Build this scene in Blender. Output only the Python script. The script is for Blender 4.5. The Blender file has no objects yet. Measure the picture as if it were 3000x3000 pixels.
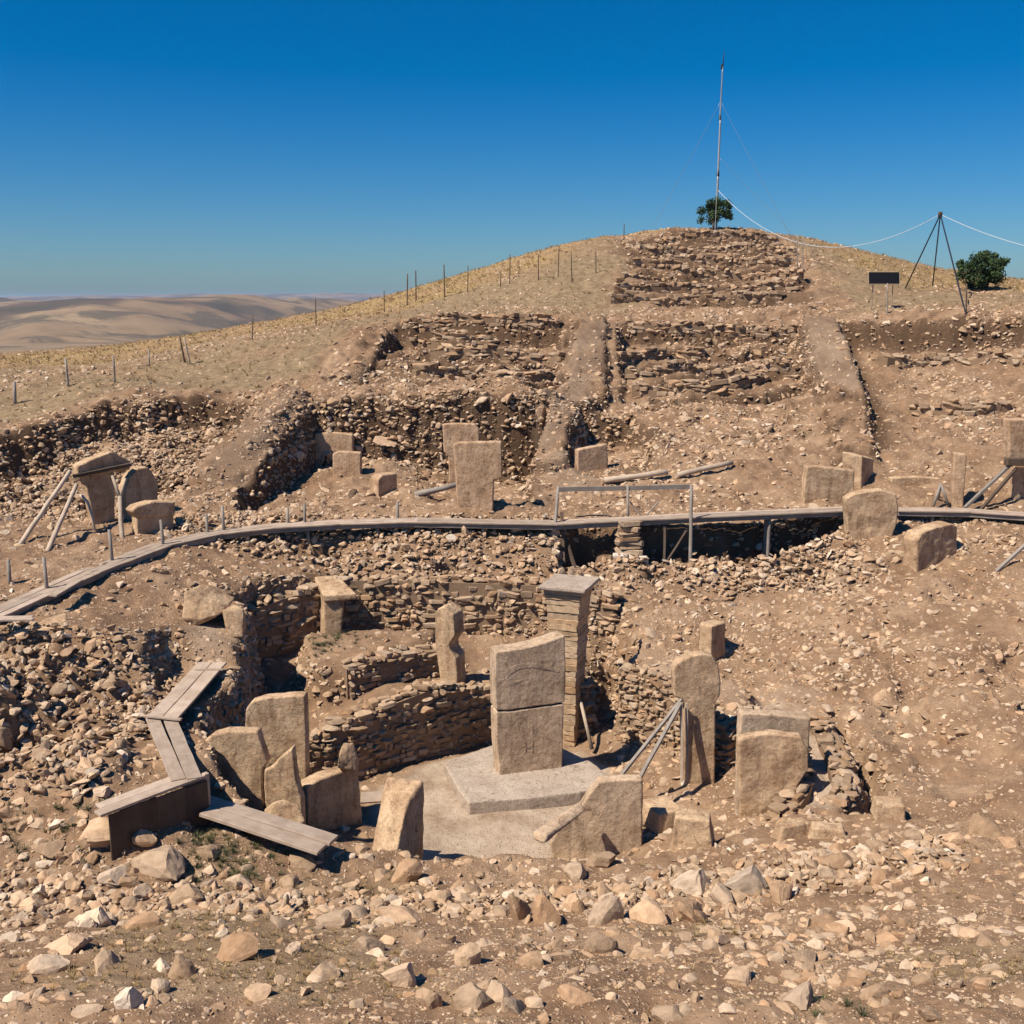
import bpy, bmesh, math, random
import numpy as np
from mathutils import Vector, Matrix, Euler

random.seed(7)
rng = np.random.default_rng(11)
scene = bpy.context.scene
C = scene.collection

# ------------------------------------------------------------------ camera
FPX, PITCH, CAMZ = 3200.0, math.radians(11.1), 13.2      # focal length in photo pixels (3000 wide)
cam_d = bpy.data.cameras.new('camera')
cam = bpy.data.objects.new('camera', cam_d)
C.objects.link(cam)
cam_d.sensor_width = 36.0
cam_d.lens = 36.0 * FPX / 3000.0
cam_d.clip_start, cam_d.clip_end = 0.3, 60000.0
cam.location = (0, 0, CAMZ)
cam.rotation_euler = (math.pi / 2 - PITCH, 0, 0)
scene.camera = cam

# ------------------------------------------------------------------ world, sun, exposure
SUN_EL = math.radians(53)
SUN_H = Vector((-0.855, -0.52)).normalized()
world = bpy.data.worlds.new('World')
scene.world = world
world.use_nodes = True
wn = world.node_tree.nodes
wl = world.node_tree.links
bg = wn['Background']
sky = wn.new('ShaderNodeTexSky')
sky.sky_type = 'NISHITA'
sky.sun_disc = False
sky.sun_elevation = SUN_EL
sky.sun_rotation = math.atan2(SUN_H.x, SUN_H.y)
sky.altitude = 760
sky.air_density = 1.0
sky.dust_density = 1.0
sky.ozone_density = 2.0
hsv = wn.new('ShaderNodeHueSaturation')
hsv.inputs['Saturation'].default_value = 1.32
wb = wn.new('ShaderNodeMix')                    # one white balance for the whole sky
wb.data_type = 'RGBA'; wb.blend_type = 'MULTIPLY'
wb.inputs[0].default_value = 1.0
wb.inputs[7].default_value = (0.525, 0.705, 0.925, 1)
wl.new(sky.outputs[0], wb.inputs[6])
wl.new(wb.outputs[2], hsv.inputs['Color'])
wl.new(hsv.outputs[0], bg.inputs[0])
bg.inputs[1].default_value = 0.074
sun_d = bpy.data.lights.new('sun', 'SUN')
sun_d.energy = 5.0
sun_d.angle = math.radians(0.53)
sun_d.color = (1.0, 0.915, 0.78)
sun = bpy.data.objects.new('sun', sun_d)
C.objects.link(sun)
SUNV = Vector((SUN_H.x * math.cos(SUN_EL), SUN_H.y * math.cos(SUN_EL), math.sin(SUN_EL)))
sun.rotation_euler = SUNV.to_track_quat('Z', 'Y').to_euler()
sun.location = (-30, -10, 60)
vs = scene.view_settings
vs.view_transform = 'Standard'
vs.look = 'None'
vs.exposure = 0.4
vs.gamma = 1.0
vs.use_curve_mapping = False
scene.render.engine = 'CYCLES'
scene.cycles.use_denoising = True
scene.cycles.max_bounces = 4
scene.cycles.diffuse_bounces = 1
scene.cycles.volume_bounces = 0

# ------------------------------------------------------------------ helpers
SP, CP = math.sin(PITCH), math.cos(PITCH)

def ray(u, v):
    a = (u - 1500.0) / FPX
    b = -(v - 1500.0) / FPX
    return Vector((a, CP + SP * b, -SP + CP * b))

def P(u, v, Y):
    d = ray(u, v)
    return Vector((d.x / d.y * Y, Y, CAMZ + d.z / d.y * Y))

def PZ(u, v, z):
    d = ray(u, v)
    t = (z - CAMZ) / d.z
    return Vector((d.x * t, d.y * t, z))

def tag(o, label=None, cat=None, group=None, kind=None):
    if label: o['label'] = label
    if cat: o['category'] = cat
    if group: o['group'] = group
    if kind or cat: o['kind'] = kind or 'thing'
    return o

def empty(name, loc, rz=0.0):
    o = bpy.data.objects.new(name, None)
    C.objects.link(o)
    o.location = loc
    o.rotation_euler = (0, 0, rz)
    o.empty_display_size = 0.2
    return o

def link(name, me, mat=None, parent=None, mw=None):
    o = bpy.data.objects.new(name, me)
    C.objects.link(o)
    if mat is not None and not me.materials:
        me.materials.append(mat)
    if parent is not None:
        o.parent = parent
        o.matrix_parent_inverse = parent_world(parent).inverted()
    if mw is not None:
        o.matrix_basis = mw
    return o

def parent_world(p):
    if p.parent is not None:
        return parent_world(p.parent) @ p.matrix_parent_inverse @ p.matrix_basis
    return p.matrix_basis.copy()

def bm_obj(name, bm, mat=None, parent=None, mw=None, smooth=False):
    me = bpy.data.meshes.new(name)
    bm.to_mesh(me)
    bm.free()
    if smooth:
        me.shade_smooth()
    return link(name, me, mat, parent, mw)

# --- noise in numpy (lattice gradient-free value noise with quintic fade)
def _hash(ix, iy, iz, seed):
    h = (ix.astype(np.int64) * 374761393 + iy.astype(np.int64) * 668265263 + iz.astype(np.int64) * 2147483647 + seed * 1274126177) & 0xffffffff
    h = ((h ^ (h >> 13)) * 1274126177) & 0xffffffff
    h = ((h ^ (h >> 16)) * 2246822519) & 0xffffffff
    h = h ^ (h >> 15)
    return (h & 0xffffff) / float(0xffffff) * 2 - 1

def noise2(x, y, s, seed=0):
    x = np.asarray(x, float) / s; y = np.asarray(y, float) / s
    ix = np.floor(x); iy = np.floor(y)
    fx = x - ix; fy = y - iy
    fx = fx * fx * fx * (fx * (fx * 6 - 15) + 10); fy = fy * fy * fy * (fy * (fy * 6 - 15) + 10)
    z = np.zeros_like(ix)
    a = _hash(ix, iy, z, seed); b = _hash(ix + 1, iy, z, seed)
    c = _hash(ix, iy + 1, z, seed); d = _hash(ix + 1, iy + 1, z, seed)
    return (a * (1 - fx) + b * fx) * (1 - fy) + (c * (1 - fx) + d * fx) * fy

def noise3(x, y, z, s, seed=0):
    x = np.asarray(x, float) / s; y = np.asarray(y, float) / s; z = np.asarray(z, float) / s
    ix = np.floor(x); iy = np.floor(y); iz = np.floor(z)
    fx = x - ix; fy = y - iy; fz = z - iz
    fx = fx * fx * (3 - 2 * fx); fy = fy * fy * (3 - 2 * fy); fz = fz * fz * (3 - 2 * fz)
    r = 0
    for dx in (0, 1):
        for dy in (0, 1):
            for dz in (0, 1):
                w = (fx if dx else 1 - fx) * (fy if dy else 1 - fy) * (fz if dz else 1 - fz)
                r = r + w * _hash(ix + dx, iy + dy, iz + dz, seed)
    return r

def fbm2(x, y, s, octv=4, seed=0, gain=0.5):
    r = 0; a = 1.0
    for i in range(octv):
        r = r + a * noise2(x, y, s, seed + i * 17)
        s *= 0.5; a *= gain
    return r

def sstep(a, b, x):
    t = np.clip((x - a) / (b - a), 0, 1)
    return t * t * (3 - 2 * t)

def sdist(poly, x, y):
    """signed distance to a plan polygon, negative inside"""
    n = len(poly)
    d2 = np.full(x.shape, 1e18)
    inside = np.zeros(x.shape, bool)
    for i in range(n):
        ax, ay = poly[i]; bx, by = poly[(i + 1) % n]
        ex, ey = bx - ax, by - ay
        t = np.clip(((x - ax) * ex + (y - ay) * ey) / (ex * ex + ey * ey + 1e-12), 0, 1)
        d2 = np.minimum(d2, (x - ax - t * ex) ** 2 + (y - ay - t * ey) ** 2)
        if ay != by:
            c = ((ay > y) != (by > y)) & (x < (bx - ax) * (y - ay) / (by - ay) + ax)
            inside ^= c
    d = np.sqrt(d2)
    return np.where(inside, -d, d)

def rbf_fit(pts, smooth=0.02):
    p = np.array(pts, float)
    xy, z = p[:, :2], p[:, 2]
    n = len(p)
    def phi(r2):
        return 0.5 * r2 * np.log(r2 + 1e-9)
    r2 = ((xy[:, None] - xy[None]) ** 2).sum(-1)
    K = phi(r2) + np.eye(n) * smooth
    A = np.zeros((n + 3, n + 3)); A[:n, :n] = K
    Q = np.c_[np.ones(n), xy]
    A[:n, n:] = Q; A[n:, :n] = Q.T
    b = np.zeros(n + 3); b[:n] = z
    w = np.linalg.lstsq(A, b, rcond=None)[0]
    def f(x, y):
        sh = x.shape
        x = x.ravel(); y = y.ravel()
        out = w[n] + w[n + 1] * x + w[n + 2] * y
        for i in range(n):
            out = out + w[i] * phi((x - xy[i, 0]) ** 2 + (y - xy[i, 1]) ** 2)
        return out.reshape(sh)
    return f
# ------------------------------------------------------------------ materials
def new_mat(name):
    m = bpy.data.materials.new(name)
    m.use_nodes = True
    nt = m.node_tree
    nt.nodes.clear()
    out = nt.nodes.new('ShaderNodeOutputMaterial')
    b = nt.nodes.new('ShaderNodeBsdfPrincipled')
    b.inputs['Specular IOR Level'].default_value = 0.15
    b.inputs['Roughness'].default_value = 0.92
    nt.links.new(b.outputs[0], out.inputs[0])
    return m, nt, b

def nd(nt, t, **kw):
    n = nt.nodes.new(t)
    for k, v in kw.items():
        if k.startswith('i_'):
            n.inputs[k[2:].replace('_', ' ')].default_value = v
        else:
            setattr(n, k, v)
    return n

def ramp(nt, src, stops, interp='LINEAR'):
    r = nt.nodes.new('ShaderNodeValToRGB')
    r.color_ramp.interpolation = interp
    els = r.color_ramp.elements
    while len(els) < len(stops):
        els.new(0.5)
    for e, (p, c) in zip(els, stops):
        e.position = p
        e.color = (*c, 1) if len(c) == 3 else c
    nt.links.new(src, r.inputs[0])
    return r.outputs[0]

def mix(nt, fac, a, b, mode='MIX'):
    m = nt.nodes.new('ShaderNodeMix')
    m.data_type = 'RGBA'; m.blend_type = mode
    def put(sock, v):
        if hasattr(v, 'is_output') or isinstance(v, bpy.types.NodeSocket):
            nt.links.new(v, sock)
        elif isinstance(v, (int, float)):
            sock.default_value = v
        else:
            sock.default_value = (*v, 1) if len(v) == 3 else v
    put(m.inputs[0], fac); put(m.inputs[6], a); put(m.inputs[7], b)
    return m.outputs[2]

def noise_n(nt, vec, scale, detail=6, rough=0.6, dist=0.0):
    n = nd(nt, 'ShaderNodeTexNoise')
    n.inputs['Scale'].default_value = scale; n.inputs['Detail'].default_value = detail
    n.inputs['Roughness'].default_value = rough; n.inputs['Distortion'].default_value = dist
    if vec is not None: nt.links.new(vec, n.inputs['Vector'])
    return n.outputs[0]

def bump(nt, b, h, strength, dist, prev=None):
    n = nd(nt, 'ShaderNodeBump')
    n.inputs['Strength'].default_value = strength; n.inputs['Distance'].default_value = dist
    nt.links.new(h, n.inputs['Height'])
    if prev is not None: nt.links.new(prev, n.inputs['Normal'])
    nt.links.new(n.outputs[0], b.inputs['Normal'])
    return n.outputs[0]

def objvec(nt, scale=(1, 1, 1), which='Object'):
    tc = nd(nt, 'ShaderNodeTexCoord')
    mp = nd(nt, 'ShaderNodeMapping')
    mp.inputs['Scale'].default_value = scale
    nt.links.new(tc.outputs[which], mp.inputs[0])
    return mp.outputs[0]

def geo_pos(nt):
    return nd(nt, 'ShaderNodeNewGeometry').outputs['Position']

def attr(nt, name):
    a = nd(nt, 'ShaderNodeAttribute'); a.attribute_name = name
    return a.outputs['Fac']

def mat_ground():
    m, nt, b = new_mat('excavated_soil')
    p = geo_pos(nt)
    n1 = noise_n(nt, p, 0.55, 7, 0.62)
    n2 = noise_n(nt, p, 5.0, 6, 0.7)
    soil = ramp(nt, n1, [(0.30, (0.175, 0.103, 0.060)), (0.5, (0.262, 0.165, 0.100)), (0.72, (0.37, 0.252, 0.162))])
    soil = mix(nt, 0.7, soil, ramp(nt, n2, [(0.3, (0.62, 0.58, 0.55)), (0.7, (1.25, 1.22, 1.2))]), 'MULTIPLY')
    # small stones in the soil
    vo = nd(nt, 'ShaderNodeTexVoronoi'); vo.inputs['Scale'].default_value = 13.0
    nt.links.new(p, vo.inputs['Vector'])
    grit = ramp(nt, vo.outputs['Distance'], [(0.12, (1, 1, 1)), (0.30, (0, 0, 0))])
    sel = ramp(nt, vo.outputs['Color'], [(0.45, (0, 0, 0)), (0.55, (1, 1, 1))])
    gm = mix(nt, 1.0, grit, sel, 'MULTIPLY')
    soil = mix(nt, gm, soil, (0.47, 0.335, 0.225))
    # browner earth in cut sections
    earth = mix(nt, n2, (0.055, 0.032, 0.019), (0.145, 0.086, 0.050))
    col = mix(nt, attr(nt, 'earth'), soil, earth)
    # dry grass land
    g1 = noise_n(nt, p, 2.2, 8, 0.75)
    gr = ramp(nt, g1, [(0.3, (0.14, 0.092, 0.052)), (0.5, (0.235, 0.163, 0.094)), (0.7, (0.345, 0.25, 0.148))])
    gold = ramp(nt, g1, [(0.3, (0.20, 0.125, 0.055)), (0.5, (0.32, 0.21, 0.09)), (0.7, (0.42, 0.285, 0.13))])
    gr = mix(nt, 0.75, gr, mix(nt, attr(nt, 'gold'), gr, gold))
    col = mix(nt, attr(nt, 'grass'), col, gr)
    # smooth grey-beige floor / trodden tops
    f1 = noise_n(nt, p, 0.9, 9, 0.72)
    fl = ramp(nt, f1, [(0.36, (0.28, 0.195, 0.13)), (0.5, (0.40, 0.30, 0.218)), (0.64, (0.49, 0.38, 0.283))])
    col = mix(nt, attr(nt, 'floor'), col, fl)
    nt.links.new(col, b.inputs['Base Color'])
    mus = nd(nt, 'ShaderNodeMath', operation='MULTIPLY_ADD')
    nt.links.new(gm, mus.inputs[0]); mus.inputs[1].default_value = 0.8
    nt.links.new(n2, mus.inputs[2])
    bump(nt, b, mus.outputs[0], 0.7, 0.08)
    return m

def mat_rock(name, lo, hi, redd=0.0, bstr=0.5):
    m, nt, b = new_mat(name)
    oi = nd(nt, 'ShaderNodeObjectInfo')
    p = geo_pos(nt)
    n1 = noise_n(nt, p, 6.0, 7, 0.65)
    base = mix(nt, oi.outputs['Random'], lo, hi)
    # hue drift per stone: some greyer, some rust stained
    r2 = nd(nt, 'ShaderNodeMath', operation='MULTIPLY'); nt.links.new(oi.outputs['Random'], r2.inputs[0]); r2.inputs[1].default_value = 17.31
    r3 = nd(nt, 'ShaderNodeMath', operation='FRACT'); nt.links.new(r2.outputs[0], r3.inputs[0])
    tint = ramp(nt, r3.outputs[0], [(0.0, (0.95, 0.97, 1.0)), (0.5, (1, 0.97, 0.93)), (0.8, (1.0, 0.92, 0.84)), (1.0, (0.98, 0.84, 0.72))])
    base = mix(nt, 1.0, base, tint, 'MULTIPLY')
    var = ramp(nt, n1, [(0.3, (0.66, 0.63, 0.60)), (0.55, (1, 1, 1)), (0.75, (1.16, 1.13, 1.1))])
    base = mix(nt, 0.85, base, var, 'MULTIPLY')
    nt.links.new(base, b.inputs['Base Color'])
    n2 = noise_n(nt, p, 22.0, 6, 0.7)
    bump(nt, b, n2, bstr, 0.03)
    return m

def mat_pillar(name, lo, hi, streak=0.5):
    m, nt, b = new_mat(name)
    p = geo_pos(nt)
    mp = nd(nt, 'ShaderNodeMapping'); mp.inputs['Scale'].default_value = (1, 1, 0.18)
    nt.links.new(p, mp.inputs[0])
    n1 = noise_n(nt, p, 1.5, 8, 0.68)
    st = noise_n(nt, mp.outputs[0], 4.5, 7, 0.7)
    col = ramp(nt, n1, [(0.38, lo), (0.60, hi)])
    col = mix(nt, streak, col, ramp(nt, st, [(0.38, (0.45, 0.40, 0.36)), (0.49, (1, 1, 1)), (0.66, (1.18, 1.12, 1.05))]), 'MULTIPLY')
    # dark lichen blotches and pits
    bl = noise_n(nt, p, 3.6, 9, 0.78, 0.6)
    col = mix(nt, 0.75, col, ramp(nt, bl, [(0.36, (0.40, 0.35, 0.31)), (0.46, (1, 1, 1)), (0.58, (1, 1, 1)), (0.68, (1.18, 1.15, 1.1))]), 'MULTIPLY')
    sp = noise_n(nt, p, 19.0, 5, 0.7)
    col = mix(nt, 0.85, col, ramp(nt, sp, [(0.36, (0.62, 0.57, 0.52)), (0.47, (1, 1, 1)), (0.7, (1.08, 1.06, 1.04))]), 'MULTIPLY')
    # hairline cracks
    vo = nd(nt, 'ShaderNodeTexVoronoi', feature='DISTANCE_TO_EDGE'); vo.inputs['Scale'].default_value = 1.15
    wp = nd(nt, 'ShaderNodeVectorMath', operation='ADD')
    wn_ = nd(nt, 'ShaderNodeTexNoise'); wn_.inputs['Scale'].default_value = 3.0; wn_.inputs['Detail'].default_value = 6.0
    nt.links.new(p, wn_.inputs['Vector']); nt.links.new(p, wp.inputs[0])
    ws = nd(nt, 'ShaderNodeVectorMath', operation='SCALE'); ws.inputs['Scale'].default_value = 0.35
    nt.links.new(wn_.outputs['Color'], ws.inputs[0]); nt.links.new(ws.outputs[0], wp.inputs[1])
    nt.links.new(wp.outputs[0], vo.inputs['Vector'])
    ck = ramp(nt, vo.outputs['Distance'], [(0.0015, (0.3, 0.25, 0.2)), (0.007, (1, 1, 1))])
    ckm = ramp(nt, bl, [(0.50, (0, 0, 0)), (0.58, (1, 1, 1))])
    ckf = mix(nt, ckm, (1, 1, 1), ck)
    col = mix(nt, 0.8, col, ckf, 'MULTIPLY')
    nt.links.new(col, b.inputs['Base Color'])
    n3 = noise_n(nt, p, 8.0, 10, 0.76)
    hh = mix(nt, 0.6, n3, ckf, 'MULTIPLY')
    bump(nt, b, hh, 0.9, 0.05)
    return m

def mat_wood(name, lo, hi, grain=14.0):
    m, nt, b = new_mat(name)
    v = objvec(nt, (0.9, grain, grain))
    oi = nd(nt, 'ShaderNodeObjectInfo')
    add = nd(nt, 'ShaderNodeVectorMath', operation='ADD')
    nt.links.new(v, add.inputs[0])
    sc = nd(nt, 'ShaderNodeVectorMath', operation='SCALE'); sc.inputs[0].default_value = (31, 17, 53)
    nt.links.new(oi.outputs['Random'], sc.inputs['Scale'])
    nt.links.new(sc.outputs[0], add.inputs[1])
    n1 = noise_n(nt, add.outputs[0], 2.0, 8, 0.7, 0.4)
    col = mix(nt, n1, lo, hi)
    tv = ramp(nt, oi.outputs['Random'], [(0, (0.78, 0.77, 0.76)), (1, (1.15, 1.12, 1.1))])
    col = mix(nt, 1.0, col, tv, 'MULTIPLY')
    p = geo_pos(nt)
    n2 = noise_n(nt, p, 3.0, 5, 0.6)
    col = mix(nt, 0.6, col, ramp(nt, n2, [(0.35, (0.65, 0.6, 0.55)), (0.6, (1, 1, 1))]), 'MULTIPLY')
    nt.links.new(col, b.inputs['Base Color'])
    b.inputs['Roughness'].default_value = 0.8
    bump(nt, b, n1, 0.5, 0.01)
    return m

def mat_plain(name, col, rough=0.6, metal=0.0, var=0.25):
    m, nt, b = new_mat(name)
    p = geo_pos(nt)
    n = noise_n(nt, p, 4.0, 5, 0.6)
    c = mix(nt, var, col, ramp(nt, n, [(0.3, (0.45, 0.42, 0.4)), (0.7, (1.2, 1.2, 1.2))]), 'MULTIPLY')
    nt.links.new(c, b.inputs['Base Color'])
    b.inputs['Roughness'].default_value = rough
    b.inputs['Metallic'].default_value = metal
    return m

M = {}
M['ground'] = mat_ground()
M['rock'] = mat_rock('limestone_rubble', (0.33, 0.222, 0.142), (0.585, 0.432, 0.302))
M['rock_pale'] = mat_rock('limestone_pale', (0.50, 0.375, 0.27), (0.69, 0.555, 0.425))
M['wallstone'] = mat_rock('wall_limestone', (0.28, 0.188, 0.12), (0.50, 0.365, 0.252))
M['pillar'] = mat_pillar('worked_limestone', (0.40, 0.258, 0.155), (0.60, 0.425, 0.272))
M['pillar_grey'] = mat_pillar('worked_limestone_grey', (0.43, 0.303, 0.203), (0.61, 0.45, 0.312))
M['pillar_pink'] = mat_pillar('worked_limestone_rose', (0.41, 0.26, 0.158), (0.56, 0.385, 0.252), 0.4)
M['floor'] = mat_pillar('terrazzo_floor', (0.39, 0.305, 0.24), (0.50, 0.405, 0.325), 0.0)
M['course'] = mat_rock('masonry_course', (0.42, 0.285, 0.175), (0.56, 0.405, 0.265))
M['core'] = mat_plain('mud_mortar', (0.26, 0.172, 0.108), 0.95)
M['deck'] = mat_wood('weathered_plank', (0.30, 0.225, 0.17), (0.60, 0.485, 0.39))
M['timber'] = mat_wood('pale_timber', (0.38, 0.29, 0.21), (0.60, 0.50, 0.40), 9)
M['darkwood'] = mat_wood('dark_timber', (0.07, 0.05, 0.038), (0.16, 0.115, 0.085), 9)
M['greypost'] = mat_wood('grey_post', (0.22, 0.19, 0.165), (0.36, 0.32, 0.285), 9)
M['steel'] = mat_plain('galvanised_steel', (0.42, 0.42, 0.42), 0.45, 0.7)
M['darksteel'] = mat_plain('dark_steel', (0.035, 0.035, 0.045), 0.5, 0.3)
M['straw'] = mat_rock('dry_straw', (0.26, 0.18, 0.08), (0.45, 0.33, 0.17), 0, 0.1)
M['weed'] = mat_rock('dusty_green_weed', (0.045, 0.06, 0.028), (0.12, 0.125, 0.06), 0, 0.1)

# ------------------------------------------------------------------ terrain
def base_points():
    L = []
    def a(*rows):
        for u, v, Y in rows:
            L.append(tuple(P(u, v, Y)))
    for u in (-600, 200, 900, 1500, 2200, 2900, 3600):
        a((u, 3600, 8.6), (u, 3000, 12))
    a((-500, 2700, 17.2), (300, 2700, 17.3), (900, 2700, 17.5), (1500, 2700, 17.7), (2100, 2700, 17.5), (2600, 2700, 17.0), (3000, 2700, 16.5), (3500, 2700, 16))
    a((-500, 2560, 19.2), (0, 2560, 19.4), (300, 2560, 19.5), (600, 2560, 19.8), (1000, 2560, 20.4), (1500, 2570, 20.8), (1900, 2560, 20.6), (2200, 2520, 20.6), (2500, 2450, 21.2), (3000, 2400, 21.4), (3500, 2350, 21.5))
    a((-500, 2300, 21.6), (0, 2300, 21.4), (300, 2320, 21.0), (0, 2150, 23.4), (-500, 2150, 23), (300, 2060, 24.2), (430, 2200, 22.4), (0, 1950, 25.2), (480, 1890, 27.4), (0, 1850, 27), (-500, 1950, 25), (650, 1885, 29.0), (620, 1780, 31.0), (300, 1780, 29.6))
    a((-300, 1850, 26.5), (0, 1810, 27.8), (250, 1700, 31.2), (480, 1615, 34.5), (760, 1570, 36.8), (1200, 1560, 37.8), (1600, 1560, 38.2), (2000, 1560, 38.5), (2450, 1530, 39.2), (2800, 1510, 39.6), (3300, 1510, 39.6))
    a((0, 1640, 32.5), (250, 1580, 35.3), (500, 1545, 37.6), (0, 1500, 37.5), (-300, 1600, 33), (300, 1480, 39.5), (0, 1400, 41), (300, 1350, 44), (0, 1275, 46), (-400, 1320, 44), (300, 1180, 49.3), (600, 1175, 50.5), (560, 1400, 42.4), (600, 1330, 44.6))
    a((0, 1210, 49), (-400, 1230, 48), (300, 1130, 52), (600, 1130, 53.5), (0, 1120, 61), (0, 1075, 74), (300, 1065, 76), (600, 1010, 76), (500, 1100, 58.5), (0, 1040, 92), (-500, 1080, 85), (-500, 1150, 60))
    a((300, 1015, 95), (700, 965, 90), (900, 960, 78), (1100, 915, 88), (1300, 845, 90), (1500, 785, 92), (1700, 708, 96), (1850, 690, 97), (2060, 672, 97), (2200, 678, 97), (2320, 695, 96), (2450, 720, 95), (2600, 768, 92), (2800, 832, 88), (3000, 835, 84), (3300, 840, 84))
    a((1500, 905, 73), (1800, 910, 71), (2100, 910, 70), (2330, 900, 70), (2000, 800, 83), (2250, 800, 83), (2000, 730, 90), (1600, 800, 84), (1350, 900, 78), (2500, 830, 80))
    a((2420, 945, 64), (2700, 935, 61), (3000, 925, 58), (3400, 915, 55), (2700, 880, 72), (3000, 872, 70), (2500, 900, 70))
    a((1200, 940, 66), (1650, 945, 65), (1200, 1050, 56.5), (1450, 1050, 56), (1650, 1050, 57), (950, 1050, 58), (1000, 1160, 50), (1300, 1155, 50), (1600, 1155, 50.2), (850, 1100, 55))
    a((1750, 960, 63.5), (1700, 1100, 55.5), (1650, 1210, 50.4), (1575, 1320, 46.6), (1520, 1410, 43.6))
    a((780, 1280, 46), (880, 1195, 49), (700, 1380, 43.4), (640, 1430, 41.9))
    a((1900, 1400, 43.5), (2200, 1450, 41.6), (1900, 1300, 47), (2200, 1270, 48.5), (2000, 1160, 52.5), (2200, 1170, 52), (2000, 1050, 58), (2250, 1050, 58), (2000, 960, 63), (2420, 1080, 56), (2460, 1180, 51.5), (2500, 1320, 46), (2400, 1400, 43.5), (2300, 960, 63))
    a((2700, 1480, 40.6), (3000, 1480, 40.6))
    # right slope in front of the long boardwalk
    a((2200, 1900, 33), (2200, 1700, 36.2), (2000, 1650, 36.6), (2600, 2000, 29.3), (2650, 2200, 25.9), (2700, 2350, 22.9), (3000, 2000, 28.5), (3000, 2200, 24.9), (3000, 1700, 34), (2700, 1650, 35.8), (2500, 1800, 33.2), (3400, 1800, 31), (3400, 2100, 26))
    a((1000, 1650, 36.2), (1300, 1660, 36.2), (1600, 1650, 36.6), (800, 1640, 35.6))
    # far surroundings
    for x in (-70, -35, 0, 35, 70):
        L.append((x, 150, 6.0 if x < 10 else 9.0))
    L += [(80, 80, 13.0), (80, 50, 8), (80, 20, 5), (-80, 50, 7), (-80, 20, 5), (-80, 90, 6), (-50, 110, 7.0), (40, 5, 6.5), (-40, 5, 6.5), (60, 110, 13)]
    return L

BASE = rbf_fit(base_points(), 0.3)

def axis(segs):
    out = [segs[0][0]]
    for a0, b0, s0, s1 in segs:
        x = a0
        while x < b0 - 1e-6:
            f = (x - a0) / (b0 - a0)
            x = min(b0, x + s0 + (s1 - s0) * f)
            out.append(x)
    return np.array(out)

xr = axis([(0, 15, 0.105, 0.115), (15, 32, 0.12, 0.32), (32, 120, 0.34, 2.6)])
GX = np.r_[-xr[:0:-1], xr]
GY = axis([(4, 14, 0.16, 0.11), (14, 39, 0.105, 0.105), (39, 66, 0.12, 0.19), (66, 100, 0.2, 0.28), (100, 170, 0.32, 2.0)])
XX, YY = np.meshgrid(GX, GY)

# plan outlines (metres) of the dug areas
R1 = [(-7.65, 28.5), (-7.8, 24.8), (-6.6, 22.4), (-5.2, 21.8), (-3.3, 21.5), (0, 21.8), (2.85, 21.7), (4.8, 22.2), (6.6, 22.9), (7.6, 24), (8.6, 27), (7.9, 29.6), (6.6, 31.4), (4.6, 33.0), (3.5, 34.9), (0, 35.5), (-3, 35.8), (-5.6, 36), (-8.6, 34.2), (-8.9, 32.4), (-7.9, 31.4)]
T1 = [(-7.0, 28.6), (-6.0, 28.0), (-4.3, 28.6), (-2.45, 29.95), (-0.8, 31.2), (0.6, 31.35), (2.3, 31.3), (3.0, 33), (3.2, 36), (-9, 36), (-8.6, 29)]
T2 = [(-5.9, 30.1), (-4.6, 30.0), (-3.4, 31.2), (-2.2, 31.7), (-2.0, 33.4), (-4, 33.7), (-6.7, 33.5), (-6.5, 31.2)]
T3 = [(2.55, 31.2), (4.0, 30.3), (5.2, 29.1), (5.9, 27.9), (7.0, 27.9), (7.4, 30), (5.6, 32.6), (3.2, 34.5)]      # bench behind the right-hand wall
W5P = [(5.9, 23.6), (6.9, 25), (7.1, 27.5), (6.4, 29.2), (7.7, 30.0), (8.5, 28), (8.4, 25), (7.5, 23.1)]
M1 = [(-9.2, 49.6), (2.0, 49.8), (1.2, 46.8), (0.9, 44.5), (1.0, 40.3), (-10.2, 40.0), (-10.9, 41.6), (-10.3, 43.4)]
M2 = [(2.5, 49.0), (3.0, 50.9), (5.6, 51.2), (6.6, 48), (5.6, 44.4), (2.9, 43.9), (1.9, 45.6)]
M3 = [(18.3, 62.6), (19.5, 62.4), (26, 59.2), (33, 55.5), (48, 48), (48, 38.8), (14.2, 39.6), (14.6, 43.5), (15.2, 46), (16.6, 52), (17.3, 57)]
HOL = [(-13.5, 24.3), (-10.8, 25.3), (-9.6, 24.2), (-9.7, 22.9), (-11, 22.2), (-13.5, 22.4)]      # hollow left of the planks
LFT = [(-32, 42.5), (-26, 44.6), (-21.6, 46.4), (-18.2, 49.9), (-14.3, 51.2), (-11.0, 50.2), (-11.4, 47), (-12.6, 43.2), (-13.4, 39), (-16, 37.6), (-24, 35), (-32, 34)]      # dug slope on the left
UB = [(4.6, 39.0), (2.2, 38.8), (1.6, 37.0), (5.2, 36.8), (9.2, 37.4), (12.3, 38.6), (12.0, 39.6), (9.0, 39.4)]              # hole under the footbridge
SQ1 = [(-7.6, 51.4), (2.2, 51.2), (3.1, 64.8), (-7.2, 66.2)]
SQ2 = [(5.2, 52.6), (14.6, 53.2), (16.6, 63.6), (5.9, 64.2)]
TER1 = [(-8.5, 51), (3, 51), (4, 65), (-8, 66)]
TER2 = [(6, 51), (16, 51), (18, 64), (7, 64)]
TER3 = [(9.0, 70), (21, 70), (23, 96), (8, 97)]

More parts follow.
